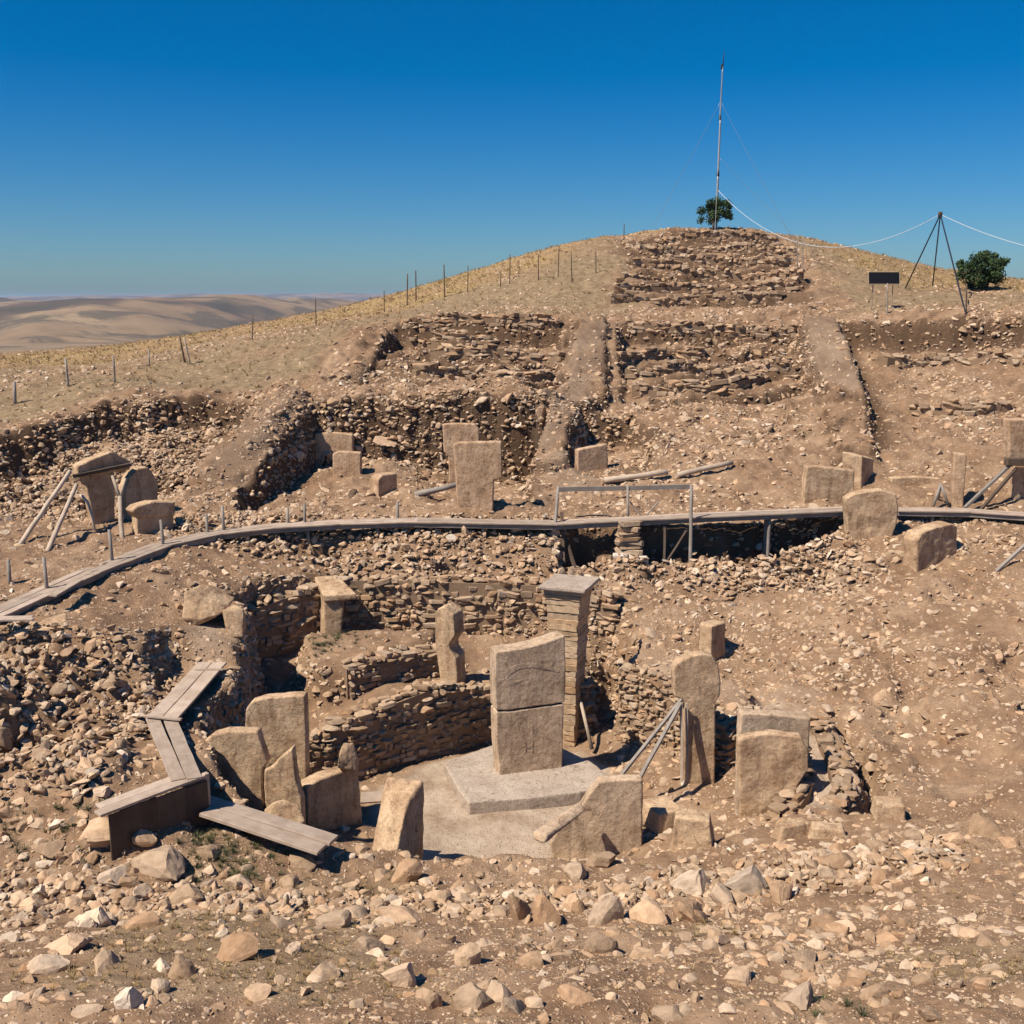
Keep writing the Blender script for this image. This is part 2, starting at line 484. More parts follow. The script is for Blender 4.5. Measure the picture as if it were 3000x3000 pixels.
def terrain_height(x, y):
    jx = noise2(x, y, 1.7, 5) * 0.22 + noise2(x, y, 0.55, 6) * 0.10
    jy = noise2(x, y, 1.7, 8) * 0.22 + noise2(x, y, 0.55, 9) * 0.10
    wx, wy = x + jx, y + jy
    h = BASE(x, y)
    rough = np.full(x.shape, 1.0)
    earth = np.zeros(x.shape); floor = np.zeros(x.shape); grass = np.zeros(x.shape)
    # terraces of exposed walling on the mound
    for poly, step in ((TER1, 0.8), (TER2, 0.75), (TER3, 0.95)):
        mk = 1 - sstep(-1.2, 0.4, sdist(poly, wx, wy))
        w = h + fbm2(x, y, 5.0, 3, 31) * 0.32
        q = w / step
        fr = q - np.floor(q)
        ter = (np.floor(q) + sstep(0.72, 0.9, fr)) * step - (w - h)
        h = h + (ter - h) * mk
        earth = np.maximum(earth, mk * 0.6 * (fr > 0.7))
    def carve(poly, fl, width, warp=1.0):
        # sinks (or lifts) the ground inside a plan outline to the level fl
        nonlocal h, earth
        d = sdist(poly, x + jx * warp, y + jy * warp)
        t = 1 - sstep(-width, 0.0, d)
        f = fl(x, y) if callable(fl) else fl
        h = h + (f - h) * t
        return t, d
    # the left balk stands up as a ridge
    ax, ay, bx, by = -10.4, 49.8, -11.7, 43.6
    tt = np.clip(((wx - ax) * (bx - ax) + (wy - ay) * (by - ay)) / ((bx - ax) ** 2 + (by - ay) ** 2), 0, 1)
    dl = np.hypot(wx - ax - tt * (bx - ax), wy - ay - tt * (by - ay))
    h = h + 0.75 * (1 - sstep(0.5, 1.5, dl)) * (1 - 0.5 * tt)
    # so do the middle and the right one
    for (ax, ay), (bx, by), up in (((4.5, 63.5), (3.7, 53.0), 0.45), ((3.7, 53.0), (2.2, 49.2), 0.5), ((2.2, 49.2), (1.4, 45.8), 0.4), ((17.4, 62.5), (15.8, 52.0), 0.5), ((15.8, 52.0), (14.6, 46.0), 0.35)):
        tt = np.clip(((wx - ax) * (bx - ax) + (wy - ay) * (by - ay)) / ((bx - ax) ** 2 + (by - ay) ** 2), 0, 1)
        dl = np.hypot(wx - ax - tt * (bx - ax), wy - ay - tt * (by - ay))
        h = np.maximum(h, BASE(x, y) + up * (1 - sstep(0.75, 1.1, dl)) - 9 * (dl > 1.1))
    # sunken squares between the balks
    for poly, dep, yb, yf in ((SQ1, 1.15, 65.2, 53.0), (SQ2, 1.1, 64.0, 54.0)):
        d = sdist(poly, x + jx * 0.5, y + jy * 0.5)
        h = h - dep * (0.35 + 0.65 * sstep(yf, yb, y)) * (1 - sstep(-0.45, 0.0, d))
    # mound sections
    fm1 = rbf_fit([(-10, 41, 5.0), (-9.2, 45, 5.3), (-7.5, 48.6, 5.9), (-4, 46.5, 5.4), (-2, 48.8, 5.0), (0.5, 45, 5.2), (0.8, 41, 5.2), (-5, 41, 5.2), (-5.5, 47.5, 6.2)])
    t, d = carve(M1, fm1, 0.45, 0.4)
    earth = np.maximum(earth, ((1 - sstep(0, 0.5, np.abs(d + 0.3))) * (d < 0.1)))
    t, d = carve(M2, lambda a, b: 6.0 + 0.06 * (b - 45), 0.7)
    earth = np.maximum(earth, ((1 - sstep(0, 0.6, np.abs(d + 0.3))) * (d < 0.1)))
    f3 = rbf_fit([tuple(P(*q)) for q in ((2600, 1070, 58.5), (2700, 1065, 58.5), (3000, 1060, 55.5), (3300, 1060, 52), (2560, 1170, 53.5), (2700, 1200, 52), (2950, 1200, 51), (3300, 1200, 49), (2620, 1330, 46), (2700, 1400, 43.3), (2950, 1400, 42.8), (2620, 1470, 41), (2800, 1485, 40.4), (3000, 1485, 40.2), (3400, 1480, 40))])
    t, d = carve(M3, f3, 0.5, 0.4)
    earth = np.maximum(earth, (1 - sstep(0.2, 1.0, np.abs(d + 0.5))) * (d < 0.1) * (y > 47))
    # left dug slope: cut edge with a small drop
    t, d = carve(LFT, lambda a, b: BASE(a, b) - 1.25 * sstep(37.5, 44.5, b) - 0.1 - 0.55 * sstep(0.0, 0.7, fbm2(a, b, 1.6, 3, 311)), 0.5)
    earth = np.maximum(earth, 0.6 * (1 - sstep(0.2, 0.8, np.abs(d + 0.3))) * (d < 0.1))
    # enclosure in the foreground
    fr1 = rbf_fit([(-6.8, 27.5, 0.3), (-6.3, 24.5, 0.7), (-4, 22.6, 0.9), (-2.4, 22.3, 0.6), (-3.5, 25.5, 0.05), (-1, 23.2, 0.02), (0, 26, 0), (1.8, 22.6, 0.25), (2.0, 24.5, 0.0), (3.6, 22.9, 0.8), (5.2, 23.4, 1.0), (4.0, 25.2, 0.45), (6.0, 25.5, 0.75), (5.8, 27.6, 0.5), (4.0, 28.6, 0.2), (2.8, 30.4, 0.0), (0, 29.5, 0), (-2.8, 28, 0), (7, 29, 1.3), (0, 31, 0), (-0.5, 33, 0.5), (3, 33, 1), (-6, 31, 0.6)], 0.02)
    t, d = carve(R1, fr1, 0.55, 0.7)
    tR1 = t
    def raise_to(poly, fl, width, warp=0.5):
        nonlocal h
        d = sdist(poly, x + jx * warp, y + jy * warp)
        t = (1 - sstep(-width, 0.0, d)) * tR1
        f = fl(x, y) if callable(fl) else fl
        h = np.maximum(h, h + (f - h) * t)
        return t, d
    raise_to(T1, rbf_fit([(-6.5, 29, 1.0), (-4.5, 29.2, 1.75), (-2.4, 30.4, 2.0), (-0.8, 31.8, 1.65), (1.5, 31.8, 1.55), (-1, 34.5, 2.0), (-5, 35, 2.0), (-8, 32, 1.6), (3, 35, 1.7), (2.6, 33, 1.6)]), 0.35)
    raise_to(T2, 2.85, 0.4)
    raise_to(T3, rbf_fit([(2.7, 31.6, 2.3), (4.2, 30.6, 2.4), (5.6, 28.6, 1.75), (6.6, 28.2, 1.6), (5.4, 32, 2.7), (3.4, 34, 3.4), (7, 29.6, 2.1)]), 0.8)
    raise_to(W5P, rbf_fit([(6.2, 23.6, 1.25), (7.4, 23.4, 1.35), (7.0, 25.5, 1.5), (8.3, 25.5, 1.55), (7, 28, 1.6), (8.4, 28, 1.8), (7, 29.6, 1.75)]), 0.25, 0.25)
    # recess in the shadow of the masonry pier
    carve([(2.35, 30.9), (2.3, 33.7), (3.4, 34.0), (4.3, 33.0), (3.7, 31.5), (3.05, 30.8)], 0.25, 0.35, 0.4)
    # ground behind that wall lies lower
    d = sdist([(7.5, 23.0), (8.35, 24.7), (8.6, 26.4), (8.6, 28.4), (9.0, 28.6), (9.35, 26.4), (9.2, 24.3), (8.3, 22.5)], x + jx * 0.3, y + jy * 0.3)
    h = h - 1.15 * (1 - sstep(-0.45, 0.1, d))
    t, d = carve(HOL, lambda a, b: BASE(a, b) - 1.0, 0.9)
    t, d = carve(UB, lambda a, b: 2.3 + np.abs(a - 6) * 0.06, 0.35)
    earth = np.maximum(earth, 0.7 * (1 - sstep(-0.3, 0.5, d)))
    # jumbled hollows between heaps of stones
    pitn = fbm2(x, y, 2.1, 3, 301, 0.6)
    jum = (1 - sstep(-9.4, -8.4, x)) * sstep(20.0, 21.2, y) * (1 - sstep(26.0, 27.5, y))
    jum = np.maximum(jum, 0.3 * sstep(9.2, 10.5, x) * sstep(22, 24, y) * (1 - sstep(37, 38.5, y)))
    jum = np.maximum(jum, 0.55 * sstep(35.6, 36.2, y) * (1 - sstep(37.0, 37.8, y)) * (np.abs(x) < 11))
    h = h - 1.15 * sstep(0.0, 0.7, pitn) * jum
    # level beds cut for the planks
    for poly, zt in (([(-8.9, 24.3), (-7.5, 24.3), (-7.5, 28.6), (-9.3, 28.6)], 3.28), ([(-8.0, 21.0), (-6.2, 20.9), (-7.4, 24.8), (-9.1, 24.8)], 3.2), ([(-8.6, 19.2), (-6.4, 20.9), (-7.0, 21.6), (-9.2, 20.1)], 3.15), ([(-6.6, 20.2), (-3.0, 19.4), (-2.9, 20.9), (-6.5, 22.2)], 2.3), ([(-8.4, 18.4), (-6.0, 19.7), (-6.3, 20.6), (-8.6, 19.3)], 2.4)):
        dd = sdist(poly, x, y)
        h = np.where(dd < 0.5, np.minimum(h, zt + 1.6 * np.maximum(dd, 0)), h)
    # surfaces: smooth floor in the enclosure, trodden balk tops, dry grass land
    fd = sdist([(-3.6, 28.1), (-2.4, 29.4), (-0.7, 30.8), (2.2, 30.7), (3.0, 29.6), (2.9, 27), (2.3, 24.6), (2.2, 23.2), (0.6, 22.4), (-1.6, 22.6), (-2.9, 24.2), (-3.9, 26.4)], x + jx * 0.5, y + jy * 0.5)
    ff = 1 - sstep(-0.35, 0.1, fd)
    floor = np.maximum(floor, ff)
    def strip(pts, wd, soft):
        dd = np.full(x.shape, 1e9)
        for (ax, ay), (bx, by) in zip(pts[:-1], pts[1:]):
            ex, ey = bx - ax, by - ay
            tt = np.clip(((wx - ax) * ex + (wy - ay) * ey) / (ex * ex + ey * ey), 0, 1)
            dd = np.minimum(dd, np.hypot(wx - ax - tt * ex, wy - ay - tt * ey))
        return 1 - sstep(wd - soft, wd + soft, dd)
    def pl(*q):
        return [tuple(P(*a)[:2]) for a in q]
    balks = [strip(pl((1760, 950, 64), (1710, 1080, 56.5), (1660, 1190, 51), (1580, 1310, 47)), 0.9, 0.35),
             strip(pl((880, 1180, 49.6), (760, 1290, 45.8), (660, 1400, 43)), 0.8, 0.3),
             strip(pl((2390, 950, 64), (2440, 1060, 57), (2480, 1150, 53)), 1.1, 0.4),
             strip(pl((1680, 1390, 43.6), (1660, 1350, 45)), 1.0, 0.4),
             strip(pl((640, 1880, 29.3), (740, 1890, 29.4)), 0.9, 0.4),
             strip([(3.6, 31.4), (4.6, 30.6), (5.8, 29.2), (7.0, 29.6), (8.0, 29.4)], 0.75, 0.4)]
    for bk, fv, ev in zip(balks, (0.22, 0.15, 0.25, 0.3, 0.4, 0.32), (0.42, 0.4, 0.42, 0.45, 0.0, 0.0)):
        floor = np.maximum(floor, bk * fv * (1 + 0.5 * noise2(x, y, 1.1, 66)))
        earth = np.maximum(earth, bk * ev)
    w5 = 1 - sstep(-0.3, 0.1, sdist(W5P, wx, wy))
    floor = np.maximum(floor, w5 * 0.8)
    rough = 1 - 0.93 * ff
    for bk in balks:
        rough = np.minimum(rough, 1 - 0.6 * bk)
    dug = np.zeros(x.shape)
    exc = [(-44, 20), (-44, 40), (-32, 43.2), (-26, 45.6), (-21.6, 47.4), (-18.2, 51.0), (-14, 52.4), (-9.9, 52.2), (-9.4, 66), (4, 67), (9, 72), (9, 97), (23, 97), (22, 71), (18.5, 65), (30, 59), (52, 49), (52, 10), (-40, 10)]
    de = sdist(exc, wx, wy)
    grass = sstep(-0.3, 1.0, de) * (0.55 + 0.45 * sstep(-0.3, 0.25, fbm2(x, y, 4.5, 4, 171)))
    grass = np.maximum(grass, sstep(0.1, 0.55, noise2(x, y, 2.8, 77) + 0.35 * noise2(x, y, 0.7, 78)) * 0.55 * (1 - sstep(19.5, 21, y)))
    gold = sstep(3.0, 6.5, sdist([(-60, 10), (-40, 66), (-24, 77), (-14, 79), (-5, 82.5), (3, 86), (9, 96), (24, 96), (26.5, 78), (34, 73), (60, 72), (60, 10)], wx, wy) + 3.2)
    # relief
    a = fbm2(x, y, 1.9, 2, 41, 0.6) * 0.10 + fbm2(x, y, 0.62, 3, 43, 0.6) * 0.085
    far = np.clip(y / 45.0, 0.8, 1.6) * (1 + 0.5 * sstep(39, 41, y) * (1 - sstep(66, 70, y)))
    h = h + a * rough * far * (1 - 0.55 * grass)
    h = h + noise2(x, y, 7.0, 55) * 0.12 * (1 - ff)
    # beyond the mound the land falls to the plain
    h = h - 26 * sstep(100, 170, y) - 14 * sstep(45, 120, np.abs(x)) * sstep(40, 90, y) * (x < 0)
    return h, dict(earth=np.clip(earth, 0, 1) * (1 - ff), floor=floor, grass=grass, gold=gold, rough=rough, de=de, ff=ff)

HH, MASK = terrain_height(XX, YY)
_gy, _gx = np.gradient(HH, GY, GX)
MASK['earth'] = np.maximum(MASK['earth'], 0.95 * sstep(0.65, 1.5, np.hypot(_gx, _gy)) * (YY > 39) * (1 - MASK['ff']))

# push steep faces about sideways so that cut sections are ragged
gy, gx = np.gradient(HH, GY, GX)
nl = np.sqrt(gx ** 2 + gy ** 2 + 1)
steep = sstep(0.9, 2.4, np.hypot(gx, gy)) * (1 - MASK['ff'])
dn = (noise3(XX, YY, HH, 0.55, 3) * 0.13 + noise3(XX, YY, HH, 0.24, 4) * 0.07) * steep
VX = XX - gx / nl * dn
VY = YY - gy / nl * dn
VZ = HH + dn / nl
SLOPE = np.hypot(gx, gy)

def H(x, y):
    i = int(np.clip(np.searchsorted(GX, x) - 1, 0, len(GX) - 2))
    j = int(np.clip(np.searchsorted(GY, y) - 1, 0, len(GY) - 2))
    fx = (x - GX[i]) / (GX[i + 1] - GX[i]); fy = (y - GY[j]) / (GY[j + 1] - GY[j])
    return float((HH[j, i] * (1 - fx) + HH[j, i + 1] * fx) * (1 - fy) + (HH[j + 1, i] * (1 - fx) + HH[j + 1, i + 1] * fx) * fy)

def grid_mesh(name, vx, vy, vz, attrs):
    ny, nx = vx.shape
    me = bpy.data.meshes.new(name)
    co = np.stack([vx, vy, vz], -1).reshape(-1, 3).astype(np.float32)
    idx = np.arange(ny * nx).reshape(ny, nx)
    q = np.stack([idx[:-1, :-1], idx[:-1, 1:], idx[1:, 1:], idx[1:, :-1]], -1).reshape(-1, 4).astype(np.int32)
    me.vertices.add(len(co)); me.vertices.foreach_set('co', co.ravel())
    me.loops.add(q.size); me.loops.foreach_set('vertex_index', q.ravel())
    me.polygons.add(len(q)); me.polygons.foreach_set('loop_start', np.arange(0, q.size, 4, dtype=np.int32))
    me.polygons.foreach_set('loop_total', np.full(len(q), 4, dtype=np.int32))
    me.update(calc_edges=True)
    me.shade_smooth()
    for k, v in attrs.items():
        at = me.attributes.new(k, 'FLOAT', 'POINT')
        at.data.foreach_set('value', v.astype(np.float32).ravel())
    return me

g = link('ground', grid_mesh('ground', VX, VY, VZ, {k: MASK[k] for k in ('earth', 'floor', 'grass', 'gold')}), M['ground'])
tag(g, 'stony excavated mound and slopes of tan soil', None, None, 'structure')

# ------------------------------------------------------------------ far hills and plain
def mat_hills():
    m, nt, b = new_mat('steppe_hills')
    p = geo_pos(nt)
    n1 = noise_n(nt, p, 0.0022, 8, 0.6)
    n2 = noise_n(nt, p, 0.012, 6, 0.65)
    c = ramp(nt, n1, [(0.36, (0.15, 0.085, 0.055)), (0.46, (0.24, 0.16, 0.09)), (0.6, (0.29, 0.2, 0.115)), (0.75, (0.35, 0.255, 0.15))])
    c = mix(nt, 0.6, c, ramp(nt, n2, [(0.33, (0.5, 0.48, 0.45)), (0.55, (1, 1, 1))]), 'MULTIPLY')
    at = attr(nt, 'field')
    c = mix(nt, at, c, (0.15, 0.085, 0.06))
    n4 = noise_n(nt, p, 0.007, 9, 0.68, 0.5)
    sc = ramp(nt, n4, [(0.50, (0, 0, 0)), (0.56, (0.8, 0.8, 0.8))])
    c = mix(nt, sc, c, (0.085, 0.07, 0.045))
    at2 = attr(nt, 'scrub')
    c = mix(nt, at2, c, (0.07, 0.06, 0.04))
    nt.links.new(c, b.inputs['Base Color'])
    return m

hx = np.r_[np.linspace(-9000, -2600, 60, endpoint=False), np.linspace(-2600, 900, 260, endpoint=False), np.linspace(900, 9000, 60)]
hy = np.r_[np.linspace(120, 900, 70, endpoint=False), np.geomspace(900, 14000, 230)]
hX, hY = np.meshgrid(hx, hy)
hz = -20 - 38 * sstep(150, 1100, hY) + 14 * sstep(2200, 9000, hY)
def bumpf(u, v, Y, rx, ry, base):
    q = P(u, v, Y)
    return (q.z - base) * np.exp(-(((hX - q.x) / rx) ** 2 + ((hY - q.y) / ry) ** 2))
hz = hz + bumpf(600, 876, 2300, 260, 380, -54) + bumpf(330, 935, 1700, 230, 200, -56) + bumpf(60, 925, 1900, 260, 260, -56) + bumpf(930, 880, 2900, 420, 450, -51) + bumpf(150, 893, 3100, 700, 550, -50) + bumpf(-500, 890, 3000, 700, 600, -50)
hz = hz + bumpf(200, 870, 8200, 1500, 900, -44) + bumpf(750, 874, 9500, 1500, 900, -44) + bumpf(-600, 872, 9000, 1600, 900, -44) + bumpf(1300, 872, 9000, 1800, 900, -44) + bumpf(2600, 872, 9000, 2500, 900, -44)
hz = hz + fbm2(hX, hY, 900, 5, 90) * 11 * sstep(250, 1500, hY) - np.abs(fbm2(hX, hY, 420, 4, 95)) * 22 * sstep(900, 1600, hY)
field = sstep(0.28, 0.4, noise2(hX, hY * 0.3, 200, 93) + 0.3 * noise2(hX, hY, 60, 94)) * (1 - sstep(2000, 2400, hY)) * sstep(500, 800, hY)
scrub = sstep(0.2, 0.42, noise2(hX, hY * 0.4, 210, 97) + 0.45 * noise2(hX, hY, 70, 98)) * sstep(1300, 1700, hY) * 0.8
hills = link('hills', grid_mesh('hills', hX, hY, hz, {'field': field, 'scrub': scrub}), mat_hills())
tag(hills, 'bare rolling steppe hills and fields on the horizon', None, None, 'structure')
# wider land all round so that nothing ends in mid air
bm = bmesh.new()
lw = []
for r_, z_ in ((95, 1.0), (300, -24), (2500, -60), (16000, -60.5)):
    lw.append([bm.verts.new((r_ * math.sin(t_ * math.tau / 64), 20 + r_ * math.cos(t_ * math.tau / 64), z_)) for t_ in range(64)])
for k in range(3):
    for t_ in range(64):
        bm.faces.new((lw[k][t_], lw[k + 1][t_], lw[k + 1][(t_ + 1) % 64], lw[k][(t_ + 1) % 64]))
bm.normal_update()
o = bm_obj('plain', bm, hills.data.materials[0], None, None, True)
tag(o, 'flat steppe plain reaching out to the horizon', None, None, 'structure')
# ------------------------------------------------------------------ loose stones
def rock_mesh(name, seed, mat, flat=0.6, cuts=13, sub=3):
    r = random.Random(seed)
    bm = bmesh.new()
    bmesh.ops.create_icosphere(bm, subdivisions=sub, radius=1.0)
    planes = []
    for _ in range(cuts):
        n = Vector((r.gauss(0, 1), r.gauss(0, 1), r.gauss(0, 1))).normalized()
        planes.append((n, r.uniform(0.40, 0.74)))
    for v in bm.verts:
        for n, d in planes:
            t = v.co.dot(n) - d
            if t > 0:
                v.co -= n * t * 0.97
        v.co.x *= 1.15; v.co.y *= r.uniform(0.995, 1.005) * 0.86; v.co.z *= flat
        v.co += Vector((r.uniform(-1, 1), r.uniform(-1, 1), r.uniform(-1, 1))) * 0.018
    me = bpy.data.meshes.new(name)
    bm.to_mesh(me); bm.free()
    me.materials.append(mat)
    return me

def make_col(name, meshes):
    col = bpy.data.collections.new(name)
    for i, me in enumerate(meshes):
        o = bpy.data.objects.new('%s_%02d' % (name, i), me)
        col.objects.link(o)
    return col

ROCKS = [rock_mesh('rock_shape_%d' % i, 100 + i, M['rock'], (0.55, 0.7, 0.42, 0.8, 0.6, 0.35, 0.75, 0.5)[i % 8], 11 + i % 5) for i in range(10)]
ROCKS_P = [rock_mesh('pale_rock_shape_%d' % i, 300 + i, M['rock_pale'], (0.55, 0.7, 0.45, 0.35)[i % 4], 12) for i in range(4)]
ALLROCK = ROCKS + ROCKS_P
COL_R = make_col('rock_shapes', ALLROCK)

def scatter(name, pts, rot, scl, idx, col, label, parent=None):
    me = bpy.data.meshes.new(name)
    me.vertices.add(len(pts)); me.vertices.foreach_set('co', np.asarray(pts, np.float32).ravel())
    for nm, arr in (('rot', rot), ('scl', scl)):
        at = me.attributes.new(nm, 'FLOAT_VECTOR', 'POINT'); at.data.foreach_set('vector', np.asarray(arr, np.float32).ravel())
    at = me.attributes.new('idx', 'INT', 'POINT'); at.data.foreach_set('value', np.asarray(idx, np.int32))
    ng = bpy.data.node_groups.new(name + '_scatter', 'GeometryNodeTree')
    ng.interface.new_socket('Geometry', in_out='INPUT', socket_type='NodeSocketGeometry')
    ng.interface.new_socket('Geometry', in_out='OUTPUT', socket_type='NodeSocketGeometry')
    n = ng.nodes
    gi = n.new('NodeGroupInput'); go = n.new('NodeGroupOutput')
    ci = n.new('GeometryNodeCollectionInfo'); ci.inputs['Collection'].default_value = col
    ci.inputs['Separate Children'].default_value = True; ci.inputs['Reset Children'].default_value = True
    ip = n.new('GeometryNodeInstanceOnPoints'); ip.inputs['Pick Instance'].default_value = True
    def na(nm, ty):
        a = n.new('GeometryNodeInputNamedAttribute'); a.data_type = ty; a.inputs['Name'].default_value = nm
        return a.outputs['Attribute']
    e2r = n.new('FunctionNodeEulerToRotation')
    L = ng.links.new
    L(gi.outputs[0], ip.inputs['Points']); L(ci.outputs[0], ip.inputs['Instance'])
    L(na('idx', 'INT'), ip.inputs['Instance Index'])
    L(na('rot', 'FLOAT_VECTOR'), e2r.inputs[0]); L(e2r.outputs[0], ip.inputs['Rotation'])
    L(na('scl', 'FLOAT_VECTOR'), ip.inputs['Scale']); L(ip.outputs[0], go.inputs[0])
    o = link(name, me, None, parent)
    md = o.modifiers.new('scatter', 'NODES'); md.node_group = ng
    o['kind'] = 'stuff'
    if label: o['label'] = label
    return o

# cell data
cx = 0.5 * (GX[1:] + GX[:-1]); cy = 0.5 * (GY[1:] + GY[:-1])
CX, CY = np.meshgrid(cx, cy)
dA = np.outer(np.diff(GY), np.diff(GX))
def cell(a): return 0.25 * (a[1:, 1:] + a[1:, :-1] + a[:-1, 1:] + a[:-1, :-1])
cgx, cgy, csl = cell(gx), cell(gy), cell(SLOPE)
A3 = dA * np.sqrt(1 + np.minimum(csl, 8) ** 2)
cg, cf, cr, cff, cear = cell(MASK['grass']), cell(MASK['floor']), cell(MASK['rough']), cell(MASK['ff']), cell(MASK['earth'])
inview = (np.abs(CX) < CY * 0.58 + 6.0) & (CY > 7.5)
patch = sstep(-0.35, 0.45, fbm2(CX, CY, 3.2, 3, 201))
patch2 = sstep(-0.1, 0.5, fbm2(CX, CY, 5.5, 3, 207))
fore = 1 - sstep(20.8, 22.0, CY - 0.02 * CX)
in_ub = 1 - sstep(-0.1, 0.15, sdist(UB, CX, CY))
clear = (1 - 0.9 * in_ub) * (1 - 0.985 * cff) * (1 - 0.85 * np.clip(cf, 0, 1))
ring = (CY > 21) & (CY < 40)
rightslope = sstep(4, 10, CX) * ring
leftzone = sstep(-6, -9, CX) * ring
near_rim = np.exp(-((CY - 20.0) / 1.3) ** 2)

def sample(dens, maxn):
    lam = dens * A3 * inview
    tot = lam.sum()
    if tot > maxn: lam = lam * (maxn / tot)
    n = rng.poisson(lam)
    jj, ii = np.nonzero(n)
    rep = n[jj, ii]
    jj = np.repeat(jj, rep); ii = np.repeat(ii, rep)
    fx = rng.random(len(jj)); fy = rng.random(len(jj))
    def bl(a): return (a[jj, ii] * (1 - fx) + a[jj, ii + 1] * fx) * (1 - fy) + (a[jj + 1, ii] * (1 - fx) + a[jj + 1, ii + 1] * fx) * fy
    return np.c_[bl(VX), bl(VY), bl(VZ)], jj, ii

def rots(n, jj, ii, tilt):
    """mostly lying flat on the slope, some tumbled"""
    tumb = rng.random(n) < 0.3
    rx = np.where(tumb, rng.uniform(-1.2, 1.2, n), rng.normal(0, tilt, n))
    ry = np.where(tumb, rng.uniform(-1.2, 1.2, n), rng.normal(0, tilt, n))
    return np.c_[rx, ry, rng.uniform(0, 6.283, n)]

def rubble(name, dens, maxn, smin, smax, power, label, pale=0.12, heap=None):
    p, jj, ii = sample(dens, maxn)
    n = len(p)
    s = smin + (smax - smin) * rng.random(n) ** power
    sc = np.c_[s * rng.uniform(0.8, 1.2, n), s * rng.uniform(0.75, 1.2, n), s * rng.uniform(0.7, 1.2, n)] * 0.5
    p[:, 2] -= s * rng.uniform(0.04, 0.30, n)
    if heap is not None:      # stones lie on top of one another
        p[:, 2] += heap[jj, ii] * rng.random(n)
    idx = np.where(rng.random(n) < pale, 10 + rng.integers(0, 4, n), rng.integers(0, 10, n))
    return scatter(name, p, rots(n, jj, ii, 0.3), sc, idx, COL_R, label)

exc_in = 1 - cg
steepc = sstep(0.7, 1.6, csl)
zone = np.where(CY < 21.5, 34.0, np.where(CY < 40, 36.0, np.where(CY < 56, 26.0, 18.0)))
zone = zone * (1 - 0.35 * rightslope * (1 - sstep(26, 30, CY))) * (1 + 0.25 * leftzone)
upper = sstep(35.2, 36, CY) * (1 - sstep(38.5, 39.5, CY)) * (np.abs(CX) < 12)
thin = np.maximum(np.where(CY < 21.5, 0.5, 0.25) + np.where(CY < 21.5, 0.5, 0.75) * patch2, np.maximum(np.where(CY > 40, 0.45, 0.95) * steepc, np.maximum(0.9 * leftzone * (CY < 28), upper)))
d_mid = clear * thin * zone * (0.2 + 0.8 * exc_in * (1 + 1.2 * rightslope * sstep(28, 33, CY)))
d_small = clear * (0.25 + 0.75 * patch) * np.where(CY < 21.5, 55, np.where(CY < 40, 55, np.where(CY < 56, 18, 5))) * (0.12 + 0.88 * exc_in)
d_big = clear * (0.06 + 0.94 * patch2 ** 2) * np.where(CY < 21.5, 3.0, np.where(CY < 40, 1.0 + 5.0 * leftzone * (CY < 28) - 0.6 * rightslope, 2.3)) * (0.02 + 0.98 * exc_in)
q_ = P(130, 1098, 64)
d_big = d_big + 14 * np.exp(-((CX - q_.x) / 2.6) ** 2 - ((CY - q_.y) / 2.0) ** 2)
band = np.exp(-((CY - 19.2 - 0.12 * CX) / 0.75) ** 2) * (CX > -2.5) * (CX < 9) + 0.8 * np.exp(-((CY - 18.6) / 1.0) ** 2) * (CX <= -2.5)
d_big = d_big + 12.0 * band * clear
d_mid = d_mid + 55 * band * clear
lfts = 1 - sstep(-0.8, 0.2, sdist(LFT, CX, CY))
d_mid = d_mid * (1 + 1.8 * lfts) * (1 + 0.5 * (CY > 40))
d_big = d_big * (1 + 1.2 * lfts)
HEAP = 0.26 * np.maximum(leftzone * (CY < 27.5) * (CX < -8.6), np.maximum(0.8 * upper, np.maximum(0.7 * lfts, 0.6 * np.clip(band, 0, 1))))
rubble('rubble', d_mid, 230000, 0.11, 0.46, 2.5, 'tan limestone rubble covering the excavated slopes', 0.12, HEAP)
rubble('fine_rubble', d_small, 130000, 0.05, 0.135, 1.3, 'small limestone chips strewn over the soil')
rubble('coarse_rubble', d_big, 20000, 0.34, 0.75, 2.4, 'coarse limestone blocks among the rubble of the slopes', 0.12, HEAP * 0.5)
fg = clear * fore * (0.35 + 0.65 * patch)
rubble('gravel', fg * 210, 60000, 0.018, 0.06, 1.2, 'pale gravel on the foreground slope', 0.25)
# ------------------------------------------------------------------ placing helpers
FWD = Vector((0, CP, -SP))
CAMV = Vector((0, 0, CAMZ))

def hit(u, v, y0=8.0, y1=110.0):
    """where the line of sight through a photo point meets the ground"""
    d = ray(u, v)
    prev = None
    y = y0
    while y < y1:
        x = d.x / d.y * y; z = CAMZ + d.z / d.y * y
        dh = z - H(x, y)
        if dh < 0:
            if prev is None: return Vector((x, y, z))
            f = prev[1] / (prev[1] - dh)
            y = prev[0] + (y - prev[0]) * f
            return Vector((d.x / d.y * y, y, CAMZ + d.z / d.y * y))
        prev = (y, dh)
        y += 0.06 + 0.002 * y
    return P(u, v, 60)

def ppm(p):
    return FPX / (Vector(p) - CAMV).dot(FWD)

texn = bpy.data.textures.new('stone_lumps', 'CLOUDS'); texn.noise_scale = 0.45; texn.noise_depth = 4
texf = bpy.data.textures.new('stone_grain', 'CLOUDS'); texf.noise_scale = 0.11; texf.noise_depth = 3

texc = bpy.data.textures.new('stone_chips', 'VORONOI'); texc.noise_scale = 0.55; texc.distance_metric = 'DISTANCE'

